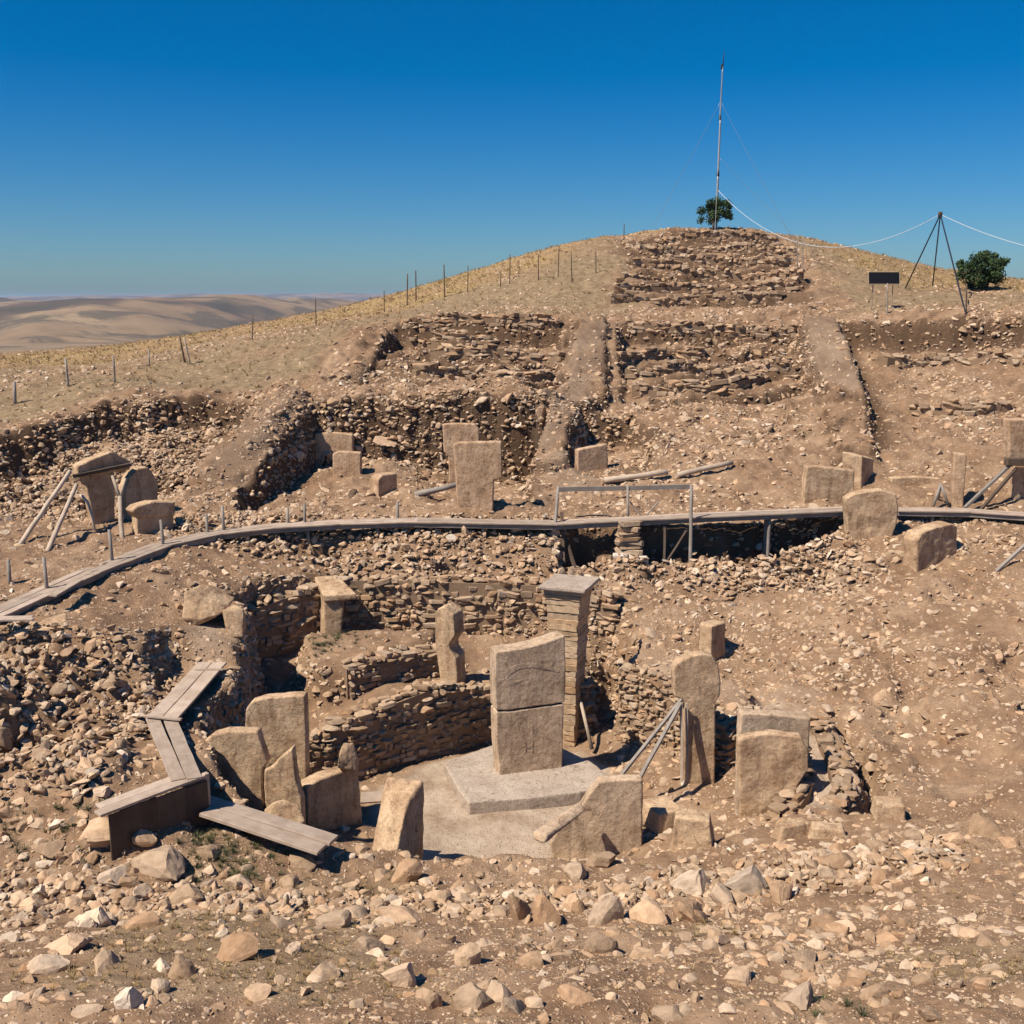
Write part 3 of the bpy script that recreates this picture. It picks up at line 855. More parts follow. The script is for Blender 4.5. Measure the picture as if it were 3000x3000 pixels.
def weather(o, vox=0.045, lump=0.07, grain=0.03, bev=0.05):
    vox *= 0.72; lump *= 0.45; bev *= 0.5; grain *= 0.5
    if bev:
        b = o.modifiers.new('worn_edges', 'BEVEL'); b.width = bev; b.segments = 2; b.limit_method = 'ANGLE'; b.angle_limit = 0.5
    r = o.modifiers.new('resurface', 'REMESH'); r.mode = 'VOXEL'; r.voxel_size = vox; r.use_smooth_shade = True
    for t, s in ((texn, lump), (texc, lump * 0.9), (texf, grain)):
        d = o.modifiers.new('erosion', 'DISPLACE'); d.texture = t; d.strength = s; d.mid_level = 0.5; d.texture_coords = 'GLOBAL'
    return o

def slab_mesh(name, outline, Yref, yaw, thick, lean=0.0, sink=0.0, taper=0.0):
    """outline: photo points (u, v[, 'b' = sink into the ground]) lying on an upright plane;
    Yref: Vector on that plane. Returns mesh in local axes (x along the face, y into the stone) and its world matrix."""
    a = math.radians(yaw)
    n = Vector((math.sin(a), -math.cos(a), -math.sin(math.radians(lean))))
    n.normalize()
    d = Vector((math.cos(a), math.sin(a), 0))
    up = d.cross(-n); up.normalize()
    if up.z < 0: up = -up
    pts = []
    for q in outline:
        r = ray(q[0], q[1])
        t = (Yref - CAMV).dot(n) / r.dot(n)
        w = CAMV + r * t
        if len(q) > 2: w = w - up * sink
        pts.append(w)
    org = Vector((sum(p.x for p in pts) / len(pts), sum(p.y for p in pts) / len(pts), min(p.z for p in pts)))
    R = Matrix((d, -n, up)).transposed()
    mw = Matrix.Translation(org) @ R.to_4x4()
    inv = mw.inverted()
    loc = [inv @ p for p in pts]
    bm = bmesh.new()
    f0 = [bm.verts.new((p.x, 0, p.z)) for p in loc]
    cxm = sum(p.x for p in loc) / len(loc)
    f1 = [bm.verts.new((cxm + (p.x - cxm) * (1 - taper), thick, p.z)) for p in loc]
    m = len(loc)
    bm.faces.new(f0); bm.faces.new(list(reversed(f1)))
    for i in range(m):
        bm.faces.new((f0[i], f1[i], f1[(i + 1) % m], f0[(i + 1) % m]))
    bmesh.ops.recalc_face_normals(bm, faces=bm.faces)
    me = bpy.data.meshes.new(name)
    bm.to_mesh(me); bm.free()
    return me, mw

def slab(name, outline, ref, yaw, thick, label, cat, mat='pillar', parent=None, lean=0.0, sink=0.4, group=None, vox=0.045, lump=0.06, grain=0.025, bev=0.05):
    if not isinstance(ref, Vector):
        ref = hit(*ref) if len(ref) == 2 else P(*ref)
    me, mw = slab_mesh(name, outline, ref, yaw, thick, lean, sink)
    o = link(name, me, M[mat], parent, mw)
    weather(o, vox, lump, grain, bev)
    if label: tag(o, label, cat, group)
    return o

def hull(name, pts, label, cat, mat='pillar', parent=None, vox=0.05, lump=0.08, grain=0.03, bev=0.04, group=None):
    bm = bmesh.new()
    org = Vector((sum(p.x for p in pts) / len(pts), sum(p.y for p in pts) / len(pts), min(p.z for p in pts)))
    for p in pts: bm.verts.new(p - org)
    r = bmesh.ops.convex_hull(bm, input=bm.verts)
    bmesh.ops.delete(bm, geom=[v for v in bm.verts if not v.link_faces], context='VERTS')
    bmesh.ops.recalc_face_normals(bm, faces=bm.faces)
    bmesh.ops.dissolve_limit(bm, angle_limit=0.12, verts=bm.verts, edges=bm.edges)
    o = bm_obj(name, bm, M[mat], parent, Matrix.Translation(org))
    weather(o, vox, lump, grain, bev)
    if label: tag(o, label, cat, group)
    return o

def box_on(c, size, yaw, taper=0.0):
    """8 corners of an upright block, c = centre of its base"""
    a = math.radians(yaw)
    ex = Vector((math.cos(a), math.sin(a), 0)); ey = Vector((-math.sin(a), math.cos(a), 0))
    out = []
    for z, k in ((0, 1.0), (1, 1.0 - taper)):
        for sx in (-0.5, 0.5):
            for sy in (-0.5, 0.5):
                out.append(Vector(c) + ex * sx * size[0] * k + ey * sy * size[1] * k + Vector((0, 0, z * size[2])))
    return out

# wooden pieces: local x runs along the piece
def board_mesh(L, w, t, seed=0, warp=0.006):
    r = random.Random(seed)
    bm = bmesh.new()
    n = max(2, int(L / 0.6))
    rows = []
    for i in range(n + 1):
        x = L * i / n - L / 2
        dz = r.uniform(-1, 1) * warp; dw = r.uniform(-1, 1) * warp
        ends = r.uniform(-0.02, 0.02) if i in (0, n) else 0
        rows.append([bm.verts.new((x + ends, y * w / 2 + dw, z * t / 2 + dz)) for y, z in ((-1, -1), (1, -1), (1, 1), (-1, 1))])
    for i in range(n):
        for k in range(4):
            bm.faces.new((rows[i][k], rows[i + 1][k], rows[i + 1][(k + 1) % 4], rows[i][(k + 1) % 4]))
    bm.faces.new(rows[0][::-1]); bm.faces.new(rows[-1])
    bmesh.ops.recalc_face_normals(bm, faces=bm.faces)
    bmesh.ops.bevel(bm, geom=[e for e in bm.edges if e.calc_face_angle(0) > 1.0], offset=min(w, t) * 0.12, segments=1, affect='EDGES')
    me = bpy.data.meshes.new('board')
    bm.to_mesh(me); bm.free()
    return me

def frame(p0, p1, up=Vector((0, 0, 1))):
    x = (p1 - p0).normalized()
    y = up.cross(x)
    if y.length < 1e-4: y = Vector((0, 1, 0)).cross(x)
    y.normalize()
    z = x.cross(y)
    return Matrix.Translation((p0 + p1) / 2) @ Matrix((x, y, z)).transposed().to_4x4()

def board(name, p0, p1, w, t, mat, parent=None, up=Vector((0, 0, 1)), warp=0.006):
    me = board_mesh((p1 - p0).length, w, t, random.randrange(99999), warp)
    return link(name, me, M[mat], parent, frame(p0, p1, up))

def pole(name, pts, r0, r1, mat, parent=None, sides=8, wob=0.12):
    """round tapering pole through world points"""
    org = pts[0].copy()
    bm = bmesh.new()
    # refine
    path = []
    for a, b in zip(pts[:-1], pts[1:]):
        n = max(1, int((b - a).length / 0.5))
        for i in range(n): path.append(a.lerp(b, i / n))
    path.append(pts[-1])
    rings = []
    for i, p in enumerate(path):
        f = i / (len(path) - 1)
        t = (path[min(i + 1, len(path) - 1)] - path[max(i - 1, 0)]).normalized()
        a = t.cross(Vector((0.31, 0.92, 0.2))).normalized(); b = t.cross(a)
        r = r0 + (r1 - r0) * f
        off = (a * random.uniform(-1, 1) + b * random.uniform(-1, 1)) * r * wob if 0 < i < len(path) - 1 else Vector()
        rings.append([bm.verts.new(p - org + off + (a * math.cos(k * math.tau / sides) + b * math.sin(k * math.tau / sides)) * r * random.uniform(1 - wob * 0.5, 1 + wob * 0.5)) for k in range(sides)])
    for i in range(len(rings) - 1):
        for k in range(sides):
            bm.faces.new((rings[i][k], rings[i][(k + 1) % sides], rings[i + 1][(k + 1) % sides], rings[i + 1][k]))
    bm.faces.new(rings[0][::-1]); bm.faces.new(rings[-1])
    bmesh.ops.recalc_face_normals(bm, faces=bm.faces)
    return bm_obj(name, bm, M[mat], parent, Matrix.Translation(org), True)

# ------------------------------------------------------------------ dry-stone walls
def block_mesh(name, seed, mat):
    r = random.Random(seed)
    bm = bmesh.new()
    bmesh.ops.create_cube(bm, size=1.0)
    bmesh.ops.bevel(bm, geom=list(bm.edges), offset=0.1, segments=1, affect='EDGES')
    for v in bm.verts:
        v.co += Vector((r.uniform(-1, 1), r.uniform(-1, 1), r.uniform(-1, 1))) * 0.075
    me = bpy.data.meshes.new(name)
    bm.to_mesh(me); bm.free()
    me.materials.append(mat)
    return me
BLOCKS = [block_mesh('block_shape_%d' % i, 500 + i, M['wallstone']) for i in range(8)]
BLOCKS += [rock_mesh('wall_rock_%d' % i, 700 + i, M['wallstone'], 0.8, 12, 2) for i in range(8)]
for me_ in BLOCKS[8:]:
    for v_ in me_.vertices: v_.co = Vector((v_.co.x * 0.72, v_.co.y * 0.95, v_.co.z * 1.02))
COL_B = make_col('block_shapes', BLOCKS)

def drystone(label, pts, sl, sh, thick=0.55, group=None, ragged=0.25):
    """pts: (x, y, z_base, z_top) left to right; the face looks to the right-hand side of the run"""
    c = Vector((sum(p[0] for p in pts) / len(pts), sum(p[1] for p in pts) / len(pts), min(p[2] for p in pts)))
    root = empty('drystone_wall', c)
    tag(root, label, 'wall', group)
    # resample
    P_, s_ = [], 0.0
    for (a, b) in zip(pts[:-1], pts[1:]):
        L = math.hypot(b[0] - a[0], b[1] - a[1])
        n = max(1, int(L / 0.15))
        for i in range(n):
            f = i / n
            P_.append([a[k] + (b[k] - a[k]) * f for k in range(4)])
    P_.append(list(pts[-1]))
    A = np.array(P_)
    for k in (0, 1):      # soften corners
        for _ in range(4):
            A[1:-1, k] = 0.25 * A[:-2, k] + 0.5 * A[1:-1, k] + 0.25 * A[2:, k]
    seg = np.hypot(np.diff(A[:, 0]), np.diff(A[:, 1]))
    S = np.r_[0, np.cumsum(seg)]
    tx = np.gradient(A[:, 0], S); ty = np.gradient(A[:, 1], S)
    nn = np.hypot(tx, ty); tx /= nn; ty /= nn
    def at(s):
        return [float(np.interp(s, S, q)) for q in (A[:, 0], A[:, 1], A[:, 2], A[:, 3], tx, ty)]
    # rubble-and-mud core behind the face
    bm = bmesh.new()
    rows = []
    for i in range(len(A)):
        nx_, ny_ = ty[i], -tx[i]
        x, y = A[i, 0] - nx_ * 0.025, A[i, 1] - ny_ * 0.025
        xb, yb = A[i, 0] - nx_ * thick, A[i, 1] - ny_ * thick
        zt = A[i, 3] - 0.07
        rows.append([bm.verts.new(Vector(q) - c) for q in ((x, y, A[i, 2] - 0.3), (x, y, zt), (xb, yb, zt), (xb, yb, A[i, 2] - 0.3))])
    for i in range(len(rows) - 1):
        for k in range(3):
            bm.faces.new((rows[i][k], rows[i][k + 1], rows[i + 1][k + 1], rows[i + 1][k]))
    bm.faces.new(rows[0]); bm.faces.new(rows[-1][::-1])
    bmesh.ops.recalc_face_normals(bm, faces=bm.faces)
    bm_obj('wall_core', bm, M['core'], root, Matrix.Translation(c))
    stones = []
    z0 = float(A[:, 2].min()); z1 = float(A[:, 3].max())
    z = z0
    while z < z1:
        hh = sh * random.uniform(0.75, 1.3)
        s = random.uniform(0, sl) * 0.5
        while s < S[-1]:
            l = sl * random.choice((0.5, 0.7, 0.9, 1.1, 1.5, 1.9)) * random.uniform(0.85, 1.15)
            x, y, zb, zt, ax, ay = at(min(s + l / 2, S[-1]))
            lim = zt + ragged * (noise2(np.array([s]), np.array([zb]), 0.7, 12)[0])
            if zb - hh * 0.5 <= z + hh * 0.3 and z + hh * 0.6 < lim:
                o_ = random.uniform(-0.09, 0.07)
                stones.append(((x + ay * (o_ - 0.10), y - ax * (o_ - 0.10), z + hh / 2 + random.uniform(-0.03, 0.03)),
                               (random.gauss(0, 0.1), random.gauss(0, 0.11), math.atan2(ay, ax) + random.gauss(0, 0.16)),
                               (l * random.uniform(0.82, 1.0), random.uniform(0.2, 0.34), hh * random.uniform(0.75, 1.12))))
            s += l
        z += hh * 0.97
    # capping stones
    s = 0.0
    while s < S[-1]:
        l = sl * random.uniform(0.8, 1.7)
        x, y, zb, zt, ax, ay = at(min(s + l / 2, S[-1]))
        for back in (0.2, 0.42):
            if back < thick and random.random() < 0.85:
                stones.append(((x - ay * back, y + ax * back, zt + ragged * 0.25 * random.uniform(-0.6, 0.5)),
                               (random.gauss(0, 0.12), random.gauss(0, 0.12), random.uniform(0, 6.28)),
                               (l, sl * random.uniform(0.6, 1.0), sh * random.uniform(0.7, 1.2))))
        s += l * 0.95
    stones.sort(key=lambda q: -(q[2][0] * q[2][2]))
    for p, r, s in stones[:295]:
        link('stone', BLOCKS[random.choice((0, 1, 2, 3, 4, 5, 6, 7, 8, 9, 10, 11, 12, 13, 14, 15, 8, 10, 12, 14))], None, root, Matrix.LocRotScale(Vector(p), Euler(r), Vector(s)))
    rest = stones[295:]
    if rest:
        o = scatter('small_stones', [q[0] for q in rest], [q[1] for q in rest], [q[2] for q in rest], [random.randrange(16) for q in rest], COL_B, None, root)
    return root

drystone('curved dry-stone wall of the enclosure behind the broken central pillar',
         [(-6.3, 27.75, 0.1, 0.9), (-5.2, 28.1, 0.0, 1.5), (-4.3, 28.5, 0, 1.85), (-2.4, 29.85, 0, 2.15), (-0.8, 31.1, 0, 1.75), (0.6, 31.25, 0, 1.65), (2.2, 31.15, 0, 1.6)], 0.27, 0.135)
drystone('shaded upper dry-stone wall above the curved enclosure wall',
         [(-4.75, 30.0, 1.6, 2.75), (-4.2, 30.35, 1.7, 2.85), (-3.3, 31.0, 1.8, 2.85), (-2.1, 31.55, 1.8, 2.8)], 0.27, 0.13)
drystone('long outer dry-stone wall below the boardwalk',
         [(-8.6, 33.0, 2.2, 3.5), (-7.2, 34.4, 2.0, 3.7), (-5.4, 35.5, 2.0, 3.95), (-3, 35.4, 2.0, 3.95), (0, 35.15, 2.0, 3.9), (2.2, 34.9, 1.9, 3.9), (3.3, 34.4, 1.9, 3.6)], 0.31, 0.15)
drystone('cobbled inner wall right of the tall masonry pier',
         [(3.15, 30.85, 0.0, 2.3), (3.5, 30.55, 0.0, 2.5), (4.2, 30.0, 0.05, 2.45), (5.2, 28.95, 0.2, 2.05), (5.9, 28.0, 0.35, 1.6)], 0.2, 0.11)
drystone('inner face of the ring wall beside the two stacked slabs',
         [(6.2, 29.3, 0.6, 1.85), (7.0, 28.3, 0.5, 1.85), (7.15, 26.8, 0.6, 1.78), (6.85, 25.0, 0.7, 1.68), (5.9, 23.5, 0.8, 1.48)], 0.24, 0.13)
drystone('outer face of the ring wall casting a dark strip of shadow',
         [(7.4, 23.0, 0.4, 1.6), (8.25, 24.3, 0.2, 1.75), (8.55, 26, 0.2, 1.85), (8.6, 28.2, 0.4, 2.0)], 0.24, 0.13)

# rows of walling exposed on the mound
def terrace(label, uv, hgt, sl, sh):
    pts = []
    for (u0, v0), (u1, v1) in zip(uv[:-1], uv[1:]):
        for i in range(4):
            f = i / 4
            q = hit(u0 + (u1 - u0) * f, v0 + (v1 - v0) * f)
            pts.append(q)
    pts.append(hit(*uv[-1]))
    ys = np.array([p.y for p in pts]); zs = np.array([p.z for p in pts])
    for _ in range(3):
        ys[1:-1] = 0.25 * ys[:-2] + 0.5 * ys[1:-1] + 0.25 * ys[2:]
        zs[1:-1] = 0.25 * zs[:-2] + 0.5 * zs[1:-1] + 0.25 * zs[2:]
    drystone(label, [(p.x, float(y), H(p.x, float(y)) - 0.3, H(p.x, float(y)) + hgt * random.uniform(0.45, 1.1)) for p, y in zip(pts, ys)], sl, sh, 0.7, 'rows of walling on the mound', 0.55)
up_rows = [((1920, 712), (2090, 704), (2270, 715)), ((1870, 742), (2060, 736), (2320, 748)), ((1850, 780), (2100, 772), (2310, 782)), ((1830, 818), (2050, 808), (2330, 820)), ((1800, 855), (2060, 848), (2320, 852)), ((1790, 890), (2050, 882), (2290, 886))]
for k, r_ in enumerate(up_rows):
    terrace('%s row from the top of rough walling below the hilltop tree' % ('first', 'second', 'third', 'fourth', 'fifth', 'sixth')[k], r_, 0.65, 0.5, 0.24)
for r_, lb in ((((1170, 962), (1400, 955), (1640, 965)), 'topmost row of walling in the trench left of the grey balk'), (((1190, 1010), (1330, 1005), (1450, 1015)), 'second row of walling in the trench left of the grey balk'), (((1260, 1060), (1440, 1048), (1640, 1062)), 'third row of walling in the trench left of the grey balk'), (((1220, 1105), (1400, 1098), (1610, 1108)), 'fourth row of walling just above the tall cut bank'),
             (((1840, 985), (2080, 975), (2330, 985)), 'upper row of walling in the trench right of the grey balk'), (((1820, 1065), (1930, 1050), (2050, 1062)), 'short middle row of walling right of the grey balk'), (((1830, 1110), (2080, 1100), (2330, 1105)), 'lower row of walling right of the grey balk'), (((1850, 1165), (2000, 1160), (2170, 1150), (2250, 1118)), 'lowest wavy row of walling above the stony hollow'),
             (((2600, 1075), (2780, 1068), (3020, 1065)), 'row of walling at the foot of the dark section on the right'), (((2660, 1215), (2820, 1225), (2960, 1205)), 'low row of stones half way down the right-hand trench')):
    terrace(lb, r_, 0.6, 0.46, 0.21)

# ------------------------------------------------------------------ central platform and pillar
plat = [PZ(u, v, 0.33) for u, v in ((1374, 2351), (1550, 2338), (1700, 2320), (1728, 2313), (1762, 2290), (1778, 2274), (1752, 2245), (1728, 2230))]
plat += [Vector((1.2, 30.2, 0.33)), Vector((-0.6, 30.1, 0.33)), PZ(1300, 2235, 0.33), PZ(1318, 2268, 0.33), PZ(1345, 2315, 0.33)]
bm = bmesh.new()
top = [bm.verts.new(p) for p in plat]; bot = [bm.verts.new(p - Vector((0, 0, 0.55))) for p in plat]
bm.faces.new(top); bm.faces.new(bot[::-1])
for i in range(len(top)):
    bm.faces.new((top[i], bot[i], bot[(i + 1) % len(top)], top[(i + 1) % len(top)]))
bmesh.ops.recalc_face_normals(bm, faces=bm.faces)
o = bm_obj('platform', bm, M['floor'])
weather(o, 0.045, 0.03, 0.012, 0.03)
tag(o, 'low flat stone platform carrying the broken central pillar', 'platform')

ref = P(1465, 2275, 28.06)
cp = empty('broken_pillar', (0.5, 28.4, 0.3), 0)
tag(cp, 'tall grey carved pillar cracked across the middle on the low platform', 'pillar')
slab('lower_block', [(1462, 2278, 'b'), (1647, 2252, 'b'), (1650, 2160), (1652, 2063), (1600, 2070), (1550, 2077), (1500, 2084), (1454, 2086), (1455, 2180), (1462, 2240)], ref, 16.5, 0.58, None, None, 'pillar_grey', cp, sink=0.25, vox=0.03, lump=0.035, grain=0.02)
slab('upper_block', [(1453, 2081), (1500, 2080), (1548, 2073), (1600, 2066), (1655, 2058), (1658, 1960), (1655, 1862), (1620, 1874), (1570, 1891), (1520, 1902), (1452, 1911), (1450, 1990)], ref, 16.5, 0.58, None, None, 'pillar_grey', cp, vox=0.03, lump=0.04, grain=0.022)
def relief(name, outline, depth=0.006):
    a = math.radians(16.5)
    r2 = ref + Vector((math.sin(a), -math.cos(a), 0)) * depth
    me, mw = slab_mesh(name, outline, r2, 16.5, 0.16)
    o = link(name, me, M['pillar_grey'], cp, mw)
    weather(o, 0.016, 0.02, 0.012, 0.006)
    return o
relief('carved_arm', [(1478, 1972), (1490, 1955), (1520, 1945), (1560, 1940), (1600, 1948), (1640, 1962), (1640, 1972), (1600, 1962), (1560, 1956), (1520, 1962), (1495, 1975), (1485, 1990)])
relief('carved_belt', [(1490, 2000), (1530, 1990), (1532, 1998), (1492, 2010)])
relief('carved_mark', [(1535, 2170), (1541, 2170), (1543, 2185), (1556, 2184), (1557, 2168), (1563, 2168), (1563, 2205), (1557, 2205), (1556, 2192), (1543, 2193), (1541, 2208), (1535, 2208)], 0.006)
relief('carved_mark', [(1555, 2120), (1565, 2120), (1563, 2150), (1557, 2150)], 0.006)

# masonry pier with a slab cap behind it
YAWC = -20.0
pc = Vector((1.62, 31.2, 0.0))
pier = empty('masonry_pier', pc)
tag(pier, 'tall tapering pier of flat tan stone courses with a grey cap slab', 'pier')
a_ = math.radians(YAWC)
ex, ey = Vector((math.cos(a_), math.sin(a_), 0)), Vector((-math.sin(a_), math.cos(a_), 0))
z = -0.2
k = 0
while z < 4.72:
    hh = random.uniform(0.14, 0.23)
    f = max(0, z) / 4.7
    w = 0.70 + 0.30 * f + (0.18 * max(0, (f - 0.86) / 0.14))
    dpt = 0.75 + 0.45 * f
    c = pc + ex * (0.02 + random.uniform(-0.012, 0.012)) + ey * (0.1 + random.uniform(-0.012, 0.012)) + Vector((0, 0, z))
    bm = bmesh.new()
    vs_ = [bm.verts.new(q - c) for q in box_on(c, (w + random.uniform(-0.02, 0.02), dpt + random.uniform(-0.02, 0.02), hh * 0.97), YAWC + random.uniform(-0.8, 0.8))]
    bmesh.ops.convex_hull(bm, input=bm.verts)
    bmesh.ops.dissolve_limit(bm, angle_limit=0.05, verts=bm.verts, edges=bm.edges)
    bmesh.ops.bevel(bm, geom=list(bm.edges), offset=0.012, segments=1, affect='EDGES')
    bmesh.ops.subdivide_edges(bm, edges=[e for e in bm.edges if e.calc_length() > 0.3], cuts=5)
    for v in bm.verts: v.co += Vector((random.gauss(0, 0.008), random.gauss(0, 0.008), random.gauss(0, 0.004)))
    bm_obj('stone_course', bm, M['course'], pier, Matrix.Translation(c))
    z += hh; k += 1
cc = pc + ex * 0.05 + ey * 0.12 + Vector((0, 0, z + 0.005))
bm = bmesh.new()
for q in box_on(cc, (1.42, 1.6, 0.11), YAWC): bm.verts.new(q - cc)
bmesh.ops.convex_hull(bm, input=bm.verts)
bmesh.ops.dissolve_limit(bm, angle_limit=0.05, verts=bm.verts, edges=bm.edges)
o = bm_obj('cap_slab', bm, M['floor'], pier, Matrix.Translation(cc))
weather(o, 0.03, 0.02, 0.015, 0.02)
pole('prop', [P(1735, 2195, 30.4), P(1700, 2050, 30.9)], 0.06, 0.05, 'timber', pier)

# ------------------------------------------------------------------ pillars and slabs of the front enclosure
slab('standing_pillar', [(720, 2340, 'b'), (716, 2200), (717, 2100), (719, 2078), (736, 2056), (768, 2046), (800, 2043), (850, 2039), (893, 2037), (897, 2150), (899, 2340, 'b')], (800, 2300, 25.3), -4, 0.34,
     'tall streaked slab with a flat top standing behind the split slab', 'pillar')
br = empty('split_slab', P(740, 2370, 23.7))
tag(br, 'broad slab split by a deep V-shaped crack beside the planks', 'pillar')
slab('main_block', [(775, 2385, 'b'), (705, 2350, 'b'), (670, 2317), (620, 2250), (599, 2232), (597, 2172), (624, 2152), (666, 2142), (752, 2143), (762, 2168), (776, 2210), (784, 2236), (770, 2254), (768, 2300)], (740, 2370, 23.7), -5, 0.30, None, None, 'pillar', br, sink=1.3)
slab('broken_corner', [(779, 2385, 'b'), (772, 2300), (775, 2256), (798, 2245), (822, 2218), (857, 2191), (861, 2225), (868, 2290), (884, 2345), (884, 2390, 'b')], (740, 2370, 23.65), -5, 0.28, None, None, 'pillar', br, sink=1.3)
slab('dark_faced_slab', [(899, 2410, 'b'), (900, 2304), (938, 2283), (996, 2262), (1043, 2249), (1054, 2290), (1062, 2388, 'b')], (905, 2405, 24.6), 44, 0.42,
     'slab with a sloping sunlit top edge and a dark face, left of the leaning stone', 'pillar', sink=0.5, lump=0.09)
hull('capping_stone', [P(u, v, Y) for u, v, Y in ((985, 2250, 25.0), (990, 2225, 25.0), (1003, 2176, 25.2), (1036, 2174, 25.3), (1052, 2240, 25.3), (1050, 2262, 25.2), (1000, 2200, 25.5), (1040, 2200, 25.7), (1000, 2262, 25.4), (1045, 2255, 25.7))],
     'lumpy stone perched on the end of the dark faced slab', 'stone', 'wallstone', vox=0.035, lump=0.14, grain=0.06)
hull('leaning_stone', [P(u, v, Y) for u, v, Y in ((1133, 2275, 23.5), (1240, 2284, 23.1), (1195, 2345, 22.5), (1156, 2515, 21.9), (1084, 2510, 22.3), (1101, 2435, 22.55), (1218, 2530, 22.5), (1237, 2400, 22.75), (1240, 2520, 23.3), (1110, 2450, 23.7), (1150, 2545, 22.0), (1090, 2540, 22.4))],
     'grooved leaning stone with one sunlit and one dark side at the pit edge', 'pillar', lump=0.13, grain=0.04)
hull('rounded_boulder', [P(u, v, Y) for u, v, Y in ((772, 2372, 22.6), (800, 2350, 22.6), (835, 2343, 22.7), (874, 2356, 22.7), (896, 2405, 22.5), (830, 2450, 22.3), (790, 2430, 22.4), (820, 2352, 23.2), (880, 2380, 23.2), (780, 2380, 23.2), (840, 2470, 22.8))],
     'pale rounded boulder between the split slab and the dark faced slab', 'stone', vox=0.05)
slab('diagonal_slab', [(1622, 2532, 'b'), (1612, 2472), (1645, 2412), (1700, 2366), (1732, 2318), (1756, 2290), (1820, 2284), (1884, 2284), (1883, 2400), (1882, 2500, 'b')], (1750, 2512), 1, 0.33,
     'wide grey slab with a diagonal left edge at the front of the pit', 'pillar', 'pillar_grey', sink=0.4, lump=0.05)
hull('fallen_beam_stone', [P(u, v, Y) for u, v, Y in ((1565, 2462, 22.5), (1595, 2475, 22.3), (1718, 2375, 23.6), (1690, 2362, 23.8), (1562, 2435, 22.6), (1600, 2448, 22.4), (1700, 2345, 23.8))],
     'long narrow stone lying left of the wide diagonal slab', 'stone', 'pillar_grey')
rp = slab('round_topped_pillar', [(2010, 2290, 'b'), (2008, 2066), (2000, 2050), (1976, 2042), (1972, 1965), (1984, 1942), (2022, 1922), (2060, 1915), (2088, 1923), (2106, 1950), (2112, 2000), (2110, 2040), (2097, 2060), (2096, 2290, 'b')], (2050, 2260, 27.6), 4, 0.40,
          'tall round-topped pillar propped up by slanting timbers', 'pillar', sink=0.4)
pr = empty('timber_prop', P(1900, 2250, 27.0))
tag(pr, 'slanting grey timbers bracing the round-topped pillar', 'prop')
board('timber', P(1996, 2050, 27.4), P(1806, 2290, 26.4), 0.10, 0.07, 'greypost', pr)
board('timber', P(1994, 2062, 27.3), P(1868, 2290, 26.0), 0.10, 0.07, 'greypost', pr)
board('timber', P(1996, 2058, 27.3), P(1998, 2290, 26.9), 0.07, 0.05, 'timber', pr)
board('timber', P(2012, 2060, 27.4), P(2014, 2290, 27.1), 0.07, 0.05, 'timber', pr)
hull('low_stub_pillar', box_on(hit(2085, 1940) + Vector((0.05, 0.3, -0.3)), (0.5, 0.75, 1.5), -48, 0.05), 'short square stub with a dark side behind the round-topped pillar', 'pillar')
slab('back_slab', [(2160, 2400, 'b'), (2166, 2145), (2172, 2090), (2250, 2092), (2376, 2104), (2372, 2160), (2368, 2400, 'b')], (2260, 2380, 25.3), 2, 0.36,
     'grey slab peering over the top of the bulging slab in front', 'pillar', 'pillar_grey')
fs = slab('bulging_slab', [(2170, 2420, 'b'), (2166, 2340), (2164, 2166), (2200, 2155), (2254, 2149), (2347, 2158), (2366, 2196), (2372, 2256), (2340, 2296), (2326, 2330), (2310, 2345), (2308, 2420, 'b')], (2200, 2405, 24.5), -3, 0.30,
     'rough bulging slab in front of a taller grey slab by the ring wall', 'pillar', lump=0.12, grain=0.04)
hull('tumbled_block', box_on(hit(1945, 2430) + Vector((0, 0.4, -0.15)), (0.75, 0.95, 0.62), 24, 0.06), 'flat-topped block lying right of the wide diagonal slab', 'stone', lump=0.08)
hull('tumbled_block', box_on(hit(2035, 2485) + Vector((0, 0.3, -0.2)), (0.95, 0.6, 0.85), -14, 0.2), 'upright pale block at the front edge of the pit near the diagonal slab', 'stone', lump=0.13, grain=0.05)
hull('tumbled_block', box_on(hit(2330, 2455) + Vector((0, 0.2, -0.15)), (0.95, 0.4, 0.42), 22, 0.25), 'log-shaped stone lying below the bulging slab', 'stone', lump=0.12)
hull('tumbled_block', box_on(hit(2430, 2455) + Vector((0, 0.2, -0.15)), (0.85, 0.5, 0.35), -10, 0.25), 'squat stone at the foot of the ring wall', 'stone', lump=0.12)
hull('tumbled_block', box_on(hit(2615, 2400) + Vector((0, 0.3, -0.12)), (0.65, 0.55, 0.42), -6, 0.1), 'square block on the open slope right of the ring wall', 'stone', lump=0.06)
slab('niche_pillar', [(1306, 2090, 'b'), (1300, 2049), (1288, 1992), (1274, 1883), (1272, 1800), (1283, 1782), (1301, 1777), (1328, 1802), (1334, 1862), (1316, 1888), (1318, 1904), (1335, 1930), (1340, 1992), (1337, 2040), (1330, 2090, 'b')], (1310, 2060, 31.0), -24, 0.62,
     'narrow pillar with a notched edge rising from the curved wall', 'pillar', sink=0.3, lump=0.08)
tp = empty('leaning_t_pillar', P(980, 1850, 34.3))
tag(tp, 'T-shaped pillar with a slanting top in front of the outer wall', 'pillar')
hull('head', [P(948, 1746, 34.1), P(1044, 1739, 34.3), P(1044, 1757, 34.3), P(950, 1765, 34.1), P(921, 1690, 35.4), P(988, 1682, 35.7), P(922, 1706, 35.4), P(988, 1700, 35.7)], None, None, 'pillar', tp, bev=0.03)
